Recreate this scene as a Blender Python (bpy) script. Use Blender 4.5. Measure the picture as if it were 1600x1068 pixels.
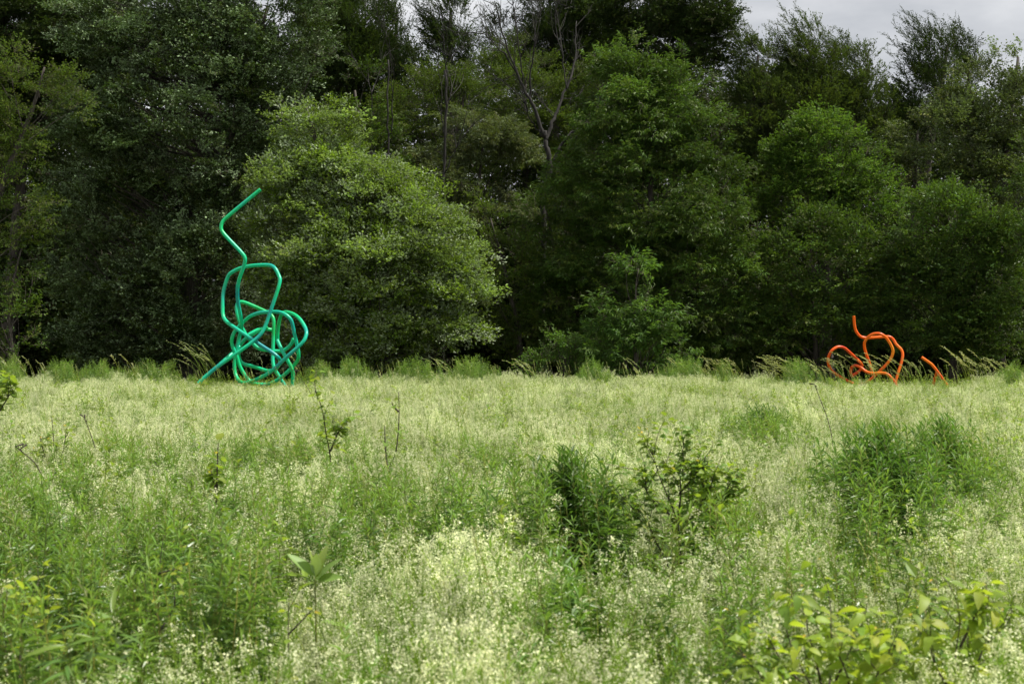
import bpy, math
import numpy as np
from mathutils import Vector, Matrix

for o in list(bpy.data.objects):
    bpy.data.objects.remove(o)
SC = bpy.context.scene
COL = SC.collection
rng = np.random.default_rng(11)

# ------------------------------------------------------------------ camera
FPX, HOR, CAMZ = 2222.0, 540.0, 1.9          # focal length in photo pixels, horizon row, eye height
cam_d = bpy.data.cameras.new('camera')
cam = bpy.data.objects.new('camera', cam_d); COL.objects.link(cam)
cam.location = (0, 0, CAMZ); cam.rotation_euler = (math.radians(90), 0, 0)
cam_d.lens = 50; cam_d.sensor_width = 36; cam_d.shift_y = (HOR - 534) / 1600
cam_d.clip_end = 3000; cam_d.clip_start = 0.1
cam_d.dof.use_dof = True; cam_d.dof.focus_distance = 42; cam_d.dof.aperture_fstop = 5.6
SC.camera = cam

# ------------------------------------------------------------------ sky, sun, exposure
SUN_AZ, SUN_EL = math.radians(94), math.radians(60)     # azimuth right of the view direction
world = bpy.data.worlds.new('World'); SC.world = world; world.use_nodes = True
wn, wl = world.node_tree.nodes, world.node_tree.links
wn.clear()
w_out = wn.new('ShaderNodeOutputWorld'); w_bg = wn.new('ShaderNodeBackground')
sky = wn.new('ShaderNodeTexSky'); sky.sky_type = 'NISHITA'; sky.sun_disc = False
sky.sun_elevation = SUN_EL; sky.sun_rotation = SUN_AZ
tc = wn.new('ShaderNodeTexCoord')
mp = wn.new('ShaderNodeMapping'); mp.inputs['Scale'].default_value = (1.0, 1.0, 2.6)
mp.inputs['Location'].default_value = (0.35, 0.1, 0.0)
nz = wn.new('ShaderNodeTexNoise'); nz.inputs['Scale'].default_value = 3.6
nz.inputs['Detail'].default_value = 7; nz.inputs['Roughness'].default_value = 0.52
cr = wn.new('ShaderNodeValToRGB')
cr.color_ramp.elements[0].position = 0.42; cr.color_ramp.elements[0].color = (4.4, 4.5, 4.72, 1)
cr.color_ramp.elements[1].position = 0.60; cr.color_ramp.elements[1].color = (7.2, 7.2, 7.25, 1)
mx = wn.new('ShaderNodeMix'); mx.data_type = 'RGBA'; mx.inputs[0].default_value = 0.9
wl.new(tc.outputs['Generated'], mp.inputs['Vector']); wl.new(mp.outputs['Vector'], nz.inputs['Vector'])
wl.new(nz.outputs['Fac'], cr.inputs['Fac'])
wl.new(sky.outputs['Color'], mx.inputs[6]); wl.new(cr.outputs['Color'], mx.inputs[7])
wl.new(mx.outputs[2], w_bg.inputs['Color']); w_bg.inputs['Strength'].default_value = 0.1
wl.new(w_bg.outputs['Background'], w_out.inputs['Surface'])

sun_d = bpy.data.lights.new('sun', 'SUN'); sun = bpy.data.objects.new('sun', sun_d); COL.objects.link(sun)
sun_d.energy = 5.0; sun_d.angle = math.radians(2.5); sun_d.color = (1.0, 0.957, 0.88)
sdir = Vector((math.sin(SUN_AZ) * math.cos(SUN_EL), math.cos(SUN_AZ) * math.cos(SUN_EL), math.sin(SUN_EL)))
sun.rotation_euler = sdir.to_track_quat('Z', 'Y').to_euler()
sun.location = sdir * 60

SC.render.engine = 'CYCLES'
SC.view_settings.view_transform = 'Standard'; SC.view_settings.look = 'None'
SC.view_settings.exposure = 0.35; SC.view_settings.gamma = 1.0
SC.cycles.max_bounces = 4; SC.cycles.diffuse_bounces = 2; SC.cycles.glossy_bounces = 2
SC.cycles.transmission_bounces = 3; SC.cycles.caustics_reflective = False; SC.cycles.caustics_refractive = False
SC.cycles.use_denoising = True
SC.cycles.use_adaptive_sampling = True; SC.cycles.adaptive_threshold = 0.02


# ------------------------------------------------------------------ helpers
def P(px, py, Y):
    return np.array([(px - 800.0) / FPX * Y, Y, CAMZ - (py - HOR) / FPX * Y])


def sstep(a, b, x):
    t = np.clip((np.asarray(x, float) - a) / (b - a), 0, 1)
    return t * t * (3 - 2 * t)


def ground_z(x, y):
    x = np.asarray(x, float); y = np.asarray(y, float)
    return 0.36 * sstep(12, 40, y) + 0.03 * np.sin(x * 0.7 + 1.3) * np.sin(y * 0.53) * (1 - sstep(36, 40, y))


class MB:
    """collects vertices and faces of one mesh"""
    def __init__(self):
        self.v, self.f, self.m, self.n = [], [], [], 0

    def add(self, verts, faces, mat=0):
        verts = np.asarray(verts, float)
        for f in faces:
            self.f.append([i + self.n for i in f]); self.m.append(mat)
        self.v.append(verts); self.n += len(verts)

    def tube(self, pts, rad, sides=6, mat=0, cap=True):
        pts = np.asarray(pts, float); n = len(pts)
        rad = np.broadcast_to(np.asarray(rad, float), (n,))
        tan = np.gradient(pts, axis=0); tan /= np.linalg.norm(tan, axis=1)[:, None] + 1e-9
        ref = np.array([0.31, 0.17, 0.93]); nrm = np.cross(tan[0], ref)
        if np.linalg.norm(nrm) < 1e-3: nrm = np.cross(tan[0], [1, 0, 0])
        nrm /= np.linalg.norm(nrm)
        ang = np.arange(sides) * 2 * math.pi / sides
        V = []
        for i in range(n):
            nrm = nrm - tan[i] * np.dot(nrm, tan[i]); nrm /= np.linalg.norm(nrm) + 1e-9
            b = np.cross(tan[i], nrm)
            V.append(pts[i] + rad[i] * (np.cos(ang)[:, None] * nrm + np.sin(ang)[:, None] * b))
        F = []
        for i in range(n - 1):
            for k in range(sides):
                k2 = (k + 1) % sides
                F.append((i * sides + k, i * sides + k2, (i + 1) * sides + k2, (i + 1) * sides + k))
        if cap:
            F.append(tuple(range(sides))[::-1]); F.append(tuple((n - 1) * sides + k for k in range(sides)))
        self.add(np.concatenate(V), F, mat)

    def mesh(self, name, mats, smooth=False):
        me = bpy.data.meshes.new(name)
        me.from_pydata(np.concatenate(self.v).tolist() if self.v else [], [], self.f)
        for m in (mats if isinstance(mats, (list, tuple)) else [mats]): me.materials.append(m)
        me.polygons.foreach_set('material_index', np.array(self.m, np.int32))
        if smooth: me.polygons.foreach_set('use_smooth', np.ones(len(self.f), bool))
        me.update()
        return me

    def build(self, name, mats, parent=None, smooth=False):
        return link(name, self.mesh(name, mats, smooth), parent)


def link(name, me, parent=None):
    o = bpy.data.objects.new(name, me); COL.objects.link(o)
    if parent is not None:
        o.parent = parent
        o.matrix_parent_inverse = Matrix.Translation(-Vector(parent.location))
    return o


def tag(o, label=None, cat=None, group=None, kind=None):
    if label: o['label'] = label
    if cat: o['category'] = cat
    if group: o['group'] = group
    if kind: o['kind'] = kind
    return o


def thing(name, label, cat, loc, group=None):
    o = bpy.data.objects.new(name, None); COL.objects.link(o)
    o.location = [float(c) for c in loc]; o.empty_display_size = 0.3
    return tag(o, label, cat, group)


def unit(v):
    v = np.asarray(v, float)
    return v / (np.linalg.norm(v, axis=-1, keepdims=True) + 1e-9)


def frames(D, roll):
    """rotation matrices whose Y axis runs along D, Z roughly up, then rolled"""
    D = unit(D); up = np.array([0.02, 0.03, 1.0])
    X = unit(np.cross(D, up)); Z = np.cross(X, D)
    c, s = np.cos(roll)[:, None], np.sin(roll)[:, None]
    X2 = X * c + Z * s; Z2 = -X * s + Z * c
    return np.stack([X2, D, Z2], axis=-1)


def eulers(D, roll):
    R = frames(D, roll)
    return np.stack([np.arctan2(R[:, 2, 1], R[:, 2, 2]), -np.arcsin(np.clip(R[:, 2, 0], -1, 1)),
                     np.arctan2(R[:, 1, 0], R[:, 0, 0])], axis=1)


def rand_dirs(n, r=None):
    r = r or rng
    return unit(r.normal(size=(n, 3)))


# ------------------------------------------------------------------ materials
def new_mat(name):
    m = bpy.data.materials.new(name); m.use_nodes = True
    nt = m.node_tree; nt.nodes.clear()
    return m, nt.nodes, nt.links


def leaf_mat(name, col, under=None, trans=0.35, rough=0.5, var=0.35, warm=0.25, spec=0.4, tcol=None):
    """two-sided leaf: reflecting face, paler underside, light passing through; each leaf spray its own tint"""
    m, N, L = new_mat(name)
    out = N.new('ShaderNodeOutputMaterial'); oi = N.new('ShaderNodeObjectInfo')
    geo = N.new('ShaderNodeNewGeometry')
    base = N.new('ShaderNodeMix'); base.data_type = 'RGBA'
    warmc = (min(1, col[0] * (1 + 1.9 * warm) + 0.01), col[1] * (1 + 0.35 * warm), col[2] * (1 - 0.3 * warm), 1)
    base.inputs[6].default_value = (*col, 1); base.inputs[7].default_value = warmc
    wn_ = N.new('ShaderNodeMath'); wn_.operation = 'MULTIPLY'; wn_.inputs[1].default_value = 7.31
    fr = N.new('ShaderNodeMath'); fr.operation = 'FRACT'
    L.new(oi.outputs['Random'], wn_.inputs[0]); L.new(wn_.outputs[0], fr.inputs[0]); L.new(fr.outputs[0], base.inputs[0])
    und = N.new('ShaderNodeMix'); und.data_type = 'RGBA'
    u = under or tuple(c * 1.25 + 0.01 for c in col)
    und.inputs[7].default_value = (*u, 1)
    L.new(base.outputs[2], und.inputs[6]); L.new(geo.outputs['Backfacing'], und.inputs[0])
    # per-island and per-instance brightness
    ad = N.new('ShaderNodeMath'); ad.operation = 'ADD'
    L.new(oi.outputs['Random'], ad.inputs[0]); L.new(geo.outputs['Random Per Island'], ad.inputs[1])
    mr = N.new('ShaderNodeMapRange'); mr.inputs[1].default_value = 0; mr.inputs[2].default_value = 2
    mr.inputs[3].default_value = 1 - var; mr.inputs[4].default_value = 1 + var
    L.new(ad.outputs[0], mr.inputs[0])
    ta = N.new('ShaderNodeAttribute'); ta.attribute_type = 'INSTANCER'; ta.attribute_name = 'tint'
    tp = N.new('ShaderNodeMath'); tp.operation = 'ADD'; tp.inputs[1].default_value = 1.0
    tv = N.new('ShaderNodeMath'); tv.operation = 'MULTIPLY'
    L.new(ta.outputs['Fac'], tp.inputs[0]); L.new(tp.outputs[0], tv.inputs[0]); L.new(mr.outputs[0], tv.inputs[1])
    mul = N.new('ShaderNodeMix'); mul.data_type = 'RGBA'; mul.blend_type = 'MULTIPLY'; mul.inputs[0].default_value = 1
    L.new(und.outputs[2], mul.inputs[6])
    L.new(tv.outputs[0], mul.inputs[7])
    bs = N.new('ShaderNodeBsdfPrincipled'); bs.inputs['Roughness'].default_value = rough
    bs.inputs['Specular IOR Level'].default_value = spec
    L.new(mul.outputs[2], bs.inputs['Base Color'])
    tr = N.new('ShaderNodeBsdfTranslucent')
    t = tcol or (col[0] * 1.5 + 0.01, col[1] * 1.35 + 0.01, col[2] * 0.6)
    tm = N.new('ShaderNodeMix'); tm.data_type = 'RGBA'; tm.blend_type = 'MULTIPLY'; tm.inputs[0].default_value = 1
    tm.inputs[6].default_value = (*[min(1, c) for c in t], 1); L.new(tv.outputs[0], tm.inputs[7])
    L.new(tm.outputs[2], tr.inputs['Color'])
    ms = N.new('ShaderNodeMixShader'); ms.inputs[0].default_value = trans
    L.new(bs.outputs[0], ms.inputs[1]); L.new(tr.outputs[0], ms.inputs[2]); L.new(ms.outputs[0], out.inputs['Surface'])
    return m


def bark_mat(name, c1, c2, scale=6.0):
    m, N, L = new_mat(name)
    out = N.new('ShaderNodeOutputMaterial'); bs = N.new('ShaderNodeBsdfPrincipled')
    t = N.new('ShaderNodeTexCoord'); mpn = N.new('ShaderNodeMapping'); mpn.inputs['Scale'].default_value = (3, 3, 0.5)
    n = N.new('ShaderNodeTexNoise'); n.inputs['Scale'].default_value = scale; n.inputs['Detail'].default_value = 6
    r = N.new('ShaderNodeValToRGB')
    r.color_ramp.elements[0].position = 0.35; r.color_ramp.elements[0].color = (*c1, 1)
    r.color_ramp.elements[1].position = 0.68; r.color_ramp.elements[1].color = (*c2, 1)
    bp = N.new('ShaderNodeBump'); bp.inputs['Strength'].default_value = 0.6; bp.inputs['Distance'].default_value = 0.03
    L.new(t.outputs['Object'], mpn.inputs[0]); L.new(mpn.outputs[0], n.inputs['Vector']); L.new(n.outputs['Fac'], r.inputs[0])
    L.new(r.outputs[0], bs.inputs['Base Color']); L.new(n.outputs['Fac'], bp.inputs['Height']); L.new(bp.outputs[0], bs.inputs['Normal'])
    bs.inputs['Roughness'].default_value = 0.9
    L.new(bs.outputs[0], out.inputs['Surface'])
    return m


def paint_mat(name, stops, scale, rough=0.28):
    m, N, L = new_mat(name)
    out = N.new('ShaderNodeOutputMaterial'); bs = N.new('ShaderNodeBsdfPrincipled')
    t = N.new('ShaderNodeTexCoord')
    n = N.new('ShaderNodeTexNoise'); n.inputs['Scale'].default_value = scale; n.inputs['Detail'].default_value = 3
    r = N.new('ShaderNodeValToRGB')
    while len(r.color_ramp.elements) < len(stops): r.color_ramp.elements.new(0.5)
    for e, (p, c) in zip(r.color_ramp.elements, stops): e.position = p; e.color = (*c, 1)
    L.new(t.outputs['Object'], n.inputs['Vector']); L.new(n.outputs['Fac'], r.inputs[0]); L.new(r.outputs[0], bs.inputs['Base Color'])
    n2 = N.new('ShaderNodeTexNoise'); n2.inputs['Scale'].default_value = 9; n2.inputs['Detail'].default_value = 5
    mr = N.new('ShaderNodeMapRange'); mr.inputs[3].default_value = rough - 0.08; mr.inputs[4].default_value = rough + 0.2
    L.new(t.outputs['Object'], n2.inputs['Vector']); L.new(n2.outputs['Fac'], mr.inputs[0]); L.new(mr.outputs[0], bs.inputs['Roughness'])
    bs.inputs['Coat Weight'].default_value = 0.05; bs.inputs['Specular IOR Level'].default_value = 0.4
    L.new(bs.outputs[0], out.inputs['Surface'])
    return m


M_BARK = bark_mat('bark', (0.035, 0.028, 0.022), (0.10, 0.085, 0.07))
M_BARK_GREY = bark_mat('bark_grey', (0.016, 0.014, 0.012), (0.040, 0.036, 0.031))
M_TWIG = bark_mat('twig', (0.04, 0.03, 0.022), (0.09, 0.07, 0.05), 20)
M_WOOD = bark_mat('weathered_stake', (0.12, 0.075, 0.05), (0.24, 0.16, 0.11), 12)

LM = {
    'olive': leaf_mat('leaf_olive', (0.063, 0.114, 0.015), trans=0.38, warm=0.25, spec=0.2),
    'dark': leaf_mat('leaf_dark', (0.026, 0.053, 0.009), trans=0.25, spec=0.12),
    'silver': leaf_mat('leaf_silver', (0.032, 0.069, 0.011), under=(0.23, 0.32, 0.16), trans=0.22, var=0.45, spec=0.25),
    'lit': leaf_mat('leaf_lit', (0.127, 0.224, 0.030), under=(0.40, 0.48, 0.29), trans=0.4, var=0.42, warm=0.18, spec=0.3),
    'mid': leaf_mat('leaf_mid', (0.050, 0.102, 0.015), trans=0.35, warm=0.3, spec=0.22),
    'greygreen': leaf_mat('leaf_greygreen', (0.066, 0.102, 0.029), under=(0.15, 0.19, 0.10), trans=0.3, spec=0.2),
    'ash': leaf_mat('leaf_ash', (0.059, 0.122, 0.018), trans=0.34, rough=0.45, warm=0.3, spec=0.28),
    'fresh': leaf_mat('leaf_fresh', (0.071, 0.148, 0.020), trans=0.4, warm=0.3, spec=0.25),
    'sapling': leaf_mat('leaf_sapling', (0.070, 0.150, 0.026), trans=0.42, warm=0.2, spec=0.3),
    'brown': leaf_mat('leaf_brown', (0.049, 0.086, 0.016), trans=0.3, warm=0.2, spec=0.2),
    'tips': leaf_mat('leaf_tips', (0.061, 0.107, 0.018), under=(0.18, 0.23, 0.11), trans=0.3, warm=0.35, var=0.45, spec=0.2),
}
M_FLOWER = leaf_mat('bedstraw_flower', (0.80, 0.84, 0.55), under=(0.78, 0.82, 0.53), trans=0.35, var=0.26, warm=0.05, tcol=(0.80, 0.84, 0.46), rough=0.8, spec=0.1)
M_STEM = leaf_mat('bedstraw_stem', (0.165, 0.292, 0.046), trans=0.45, var=0.35, warm=0.2, spec=0.2)
M_GRASS = leaf_mat('meadow_grass', (0.16, 0.28, 0.045), trans=0.45, var=0.35, warm=0.4, spec=0.25)
M_GOLD = leaf_mat('goldenrod_leaf', (0.100, 0.215, 0.036), under=(0.20, 0.30, 0.11), trans=0.42, var=0.35, warm=0.35, spec=0.6, rough=0.36)
M_GOLD_D = leaf_mat('goldenrod_leaf_deep', (0.072, 0.180, 0.027), under=(0.14, 0.24, 0.08), trans=0.42, var=0.3, warm=0.3, spec=0.35, rough=0.42)
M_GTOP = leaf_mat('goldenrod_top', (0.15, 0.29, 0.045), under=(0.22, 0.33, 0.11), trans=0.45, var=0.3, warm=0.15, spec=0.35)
M_GSTEM = leaf_mat('green_stem', (0.12, 0.19, 0.045), trans=0.1, var=0.25, warm=0.5)
M_SEED = leaf_mat('grass_seed', (0.42, 0.47, 0.28), trans=0.35, var=0.3, warm=0.1, spec=0.2)
M_YELLOW = leaf_mat('yellow_green_leaf', (0.22, 0.35, 0.045), under=(0.31, 0.41, 0.12), trans=0.5, var=0.45, warm=0.35, tcol=(0.46, 0.58, 0.03))
M_YOUNG = leaf_mat('young_gold_leaf', (0.46, 0.40, 0.07), trans=0.45, var=0.25, warm=0.3, tcol=(0.62, 0.52, 0.05))
M_SHRUB = leaf_mat('shrub_leaf', (0.145, 0.275, 0.04), under=(0.28, 0.35, 0.18), trans=0.45, var=0.35, warm=0.4, tcol=(0.32, 0.46, 0.02))
M_MILK = leaf_mat('milkweed_leaf', (0.20, 0.33, 0.075), under=(0.38, 0.46, 0.30), trans=0.35, var=0.12, warm=0.2)
M_GREEN = paint_mat('green_paint', [(0.34, (0.002, 0.40, 0.09)), (0.45, (0.002, 0.54, 0.20)), (0.55, (0.003, 0.50, 0.28)), (0.68, (0.006, 0.26, 0.28))], 0.75)
M_ORANGE = paint_mat('orange_paint', [(0.32, (0.55, 0.040, 0.004)), (0.45, (0.82, 0.105, 0.003)), (0.57, (0.88, 0.165, 0.003)), (0.72, (0.88, 0.28, 0.012))], 0.9)


def ground_mat():
    m, N, L = new_mat('meadow_soil')
    out = N.new('ShaderNodeOutputMaterial'); bs = N.new('ShaderNodeBsdfPrincipled')
    t = N.new('ShaderNodeTexCoord')
    n = N.new('ShaderNodeTexNoise'); n.inputs['Scale'].default_value = 1.7; n.inputs['Detail'].default_value = 9
    r = N.new('ShaderNodeValToRGB')
    r.color_ramp.elements[0].position = 0.35; r.color_ramp.elements[0].color = (0.030, 0.038, 0.014, 1)
    r.color_ramp.elements[1].position = 0.7; r.color_ramp.elements[1].color = (0.085, 0.095, 0.035, 1)
    L.new(t.outputs['Object'], n.inputs['Vector']); L.new(n.outputs['Fac'], r.inputs[0]); L.new(r.outputs[0], bs.inputs['Base Color'])
    bp = N.new('ShaderNodeBump'); bp.inputs['Distance'].default_value = 0.05
    L.new(n.outputs['Fac'], bp.inputs['Height']); L.new(bp.outputs[0], bs.inputs['Normal'])
    bs.inputs['Roughness'].default_value = 1.0; bs.inputs['Specular IOR Level'].default_value = 0.1
    L.new(bs.outputs[0], out.inputs['Surface'])
    return m


# ------------------------------------------------------------------ the ground
def build_ground():
    xs = np.concatenate([[-900, -300, -120], np.linspace(-60, 60, 121), [120, 300, 900]])
    ys = np.concatenate([[-60, -20], np.linspace(-4, 70, 149), [85, 110, 160, 300, 1500]])
    X, Y = np.meshgrid(xs, ys)
    Z = ground_z(X, Y)
    V = np.stack([X, Y, Z], -1).reshape(-1, 3)
    nx = len(xs)
    b = MB()
    b.add(V, [(j * nx + i, j * nx + i + 1, (j + 1) * nx + i + 1, (j + 1) * nx + i) for j in range(len(ys) - 1) for i in range(nx - 1)])
    o = b.build('meadow_ground', ground_mat(), smooth=True)
    tag(o, 'dark soil and moss under the flowering meadow and woods', 'ground', kind='structure')


build_ground()


# ------------------------------------------------------------------ leaf and plant shapes (source meshes)
def leaf_geo(L, W, fold=0.25, curl=0.0, detail=4):
    """a leaf along +Y, upper side +Z, folded on its midrib"""
    if detail == 2:
        V = [(0, 0, 0), (-W / 2, L * 0.48, fold * W * 0.5), (0, L, -curl * L), (W / 2, L * 0.48, fold * W * 0.5)]
        return np.array(V), [(0, 2, 1), (0, 3, 2)]
    V = [(0, 0, 0), (-W / 2, L * 0.38, fold * W * 0.5), (0, L * 0.42, -curl * L * 0.15), (W / 2, L * 0.38, fold * W * 0.5),
         (-W * 0.36, L * 0.7, fold * W * 0.4 - curl * L * 0.4), (0, L * 0.74, -curl * L * 0.5), (W * 0.36, L * 0.7, fold * W * 0.4 - curl * L * 0.4), (0, L, -curl * L)]
    return np.array(V), [(0, 2, 1), (0, 3, 2), (1, 2, 5, 4), (2, 3, 6, 5), (4, 5, 7), (5, 6, 7)]


def put(b, geo, pos, D, roll, scale=1.0, mat=0):
    V, F = geo
    R = frames(np.array([D], float), np.array([roll]))[0]
    b.add((V * scale) @ R.T + np.asarray(pos), F, mat)


def ribbon(b, pts, w, side, mat=0):
    pts = np.asarray(pts, float); n = len(pts)
    w = np.broadcast_to(np.asarray(w, float), (n,))
    V = np.concatenate([pts - side * w[:, None] / 2, pts + side * w[:, None] / 2])
    b.add(V, [(i, n + i, n + i + 1, i + 1) for i in range(n - 1)], mat)


def spray_mesh(kind, mat, r):
    """a twig with its leaves, about half a metre long, along +Y"""
    b = MB()
    if kind == 'oval':   Ls, Wr, nl, ln, droop = (0.095, 0.135), 0.55, 22, 0.65, 0.15
    if kind == 'small':  Ls, Wr, nl, ln, droop = (0.065, 0.095), 0.6, 30, 0.62, 0.2
    if kind == 'lance':  Ls, Wr, nl, ln, droop = (0.13, 0.19), 0.27, 28, 0.65, 0.5
    if kind == 'big':    Ls, Wr, nl, ln, droop = (0.12, 0.16), 0.6, 22, 0.75, 0.2
    if kind == 'wisp':   Ls, Wr, nl, ln, droop = (0.085, 0.125), 0.45, 30, 1.0, 0.0
    twigs = [(np.zeros(3), np.array([0, ln, 0]))]
    for k in range(4 if kind != 'wisp' else 2):
        t0 = r.uniform(0.1, 0.7); a = r.uniform(0.5, 1.0) * (1 if k % 2 else -1)
        if kind == 'wisp': a *= 0.4
        p0 = np.array([0, ln * t0, 0]); l2 = ln * r.uniform(0.35, 0.6)
        twigs.append((p0, p0 + l2 * np.array([math.sin(a), math.cos(a), r.uniform(-0.2, 0.35)])))
    for p, q in twigs:
        s = unit(np.cross(q - p, [0, 0, 1.0]))
        ribbon(b, [p, q], [0.012, 0.004], s, 1)
    for i in range(nl):
        p, q = twigs[i % len(twigs)] if i % 3 else twigs[0]
        t = r.uniform(0.15, 1.05); d = unit(q - p); pos = p + (q - p) * t + r.normal(size=3) * 0.025
        a = r.uniform(0.4, 1.2) * (1 if i % 2 else -1)
        if kind == 'wisp': a *= 0.5
        s = unit(np.cross(d, [0, 0, 1.0]))
        D = d * math.cos(a) + s * math.sin(a) + np.array([0, 0, r.uniform(-0.5, 0.35) - droop])
        L = r.uniform(*Ls)
        put(b, leaf_geo(L, L * Wr * r.uniform(0.8, 1.2), 0.3, r.uniform(0, 0.2), 2), pos, D, r.normal() * 0.6)
    return b.mesh('leaf_spray', [mat, M_TWIG])


def proto(me):
    return bpy.data.objects.new('source_shape', me)      # never linked to the scene: only its mesh is scattered


def scatter_group(name, protos):
    ng = bpy.data.node_groups.new(name, 'GeometryNodeTree')
    ng.interface.new_socket('Geometry', in_out='INPUT', socket_type='NodeSocketGeometry')
    ng.interface.new_socket('Geometry', in_out='OUTPUT', socket_type='NodeSocketGeometry')
    N, L = ng.nodes, ng.links
    gi, go = N.new('NodeGroupInput'), N.new('NodeGroupOutput')
    jn = N.new('GeometryNodeJoinGeometry')
    for p in protos:
        oi = N.new('GeometryNodeObjectInfo'); oi.inputs['Object'].default_value = p
        g2 = N.new('GeometryNodeGeometryToInstance')
        L.new(oi.outputs['Geometry'], g2.inputs[0]); L.new(g2.outputs[0], jn.inputs[0])
    ip = N.new('GeometryNodeInstanceOnPoints'); ip.inputs['Pick Instance'].default_value = True
    def at(nm, ty):
        a = N.new('GeometryNodeInputNamedAttribute'); a.data_type = ty; a.inputs['Name'].default_value = nm
        return a.outputs['Attribute']
    e2r = N.new('FunctionNodeEulerToRotation'); L.new(at('rot', 'FLOAT_VECTOR'), e2r.inputs[0])
    L.new(gi.outputs[0], ip.inputs['Points']); L.new(jn.outputs[0], ip.inputs['Instance'])
    L.new(at('pick', 'INT'), ip.inputs['Instance Index']); L.new(e2r.outputs[0], ip.inputs['Rotation'])
    L.new(at('scl', 'FLOAT_VECTOR'), ip.inputs['Scale']); L.new(ip.outputs[0], go.inputs[0])
    return ng


def scatter(name, group, nvar, pos, rot, scl, parent=None, mats=(), tint=None):
    pos = np.asarray(pos, float); n = len(pos)
    me = bpy.data.meshes.new(name); me.vertices.add(n); me.vertices.foreach_set('co', pos.ravel())
    for m in mats: me.materials.append(m)
    a = me.attributes.new('rot', 'FLOAT_VECTOR', 'POINT'); a.data.foreach_set('vector', np.asarray(rot, float).ravel())
    scl = np.asarray(scl, float)
    if scl.ndim == 1: scl = np.repeat(scl[:, None], 3, 1)
    a = me.attributes.new('scl', 'FLOAT_VECTOR', 'POINT'); a.data.foreach_set('vector', scl.ravel())
    a = me.attributes.new('pick', 'INT', 'POINT'); a.data.foreach_set('value', rng.integers(0, nvar, n).astype(np.int32))
    if tint is not None:
        a = me.attributes.new('tint', 'FLOAT', 'POINT'); a.data.foreach_set('value', np.asarray(tint, float))
    o = link(name, me, parent)
    md = o.modifiers.new('scatter', 'NODES'); md.node_group = group
    tag(o, kind='stuff')
    return o


_sg = {}
def spray_group(kind, mat):
    k = (kind, mat)
    if k not in _sg:
        r = np.random.default_rng(hash(kind) % 1000 if False else len(_sg) + 5)
        _sg[k] = scatter_group('sprays_' + kind + '_' + mat, [proto(spray_mesh(kind, LM[mat], r)) for _ in range(6)])
    return _sg[k]


# ------------------------------------------------------------------ trees
WIND = np.array([-1.0, 0.1, 0.0])


def curve(p, q, bow, n=6):
    t = np.linspace(0, 1, n)[:, None]
    return p + (q - p) * t + bow * (t * (1 - t) * 4)


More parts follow.
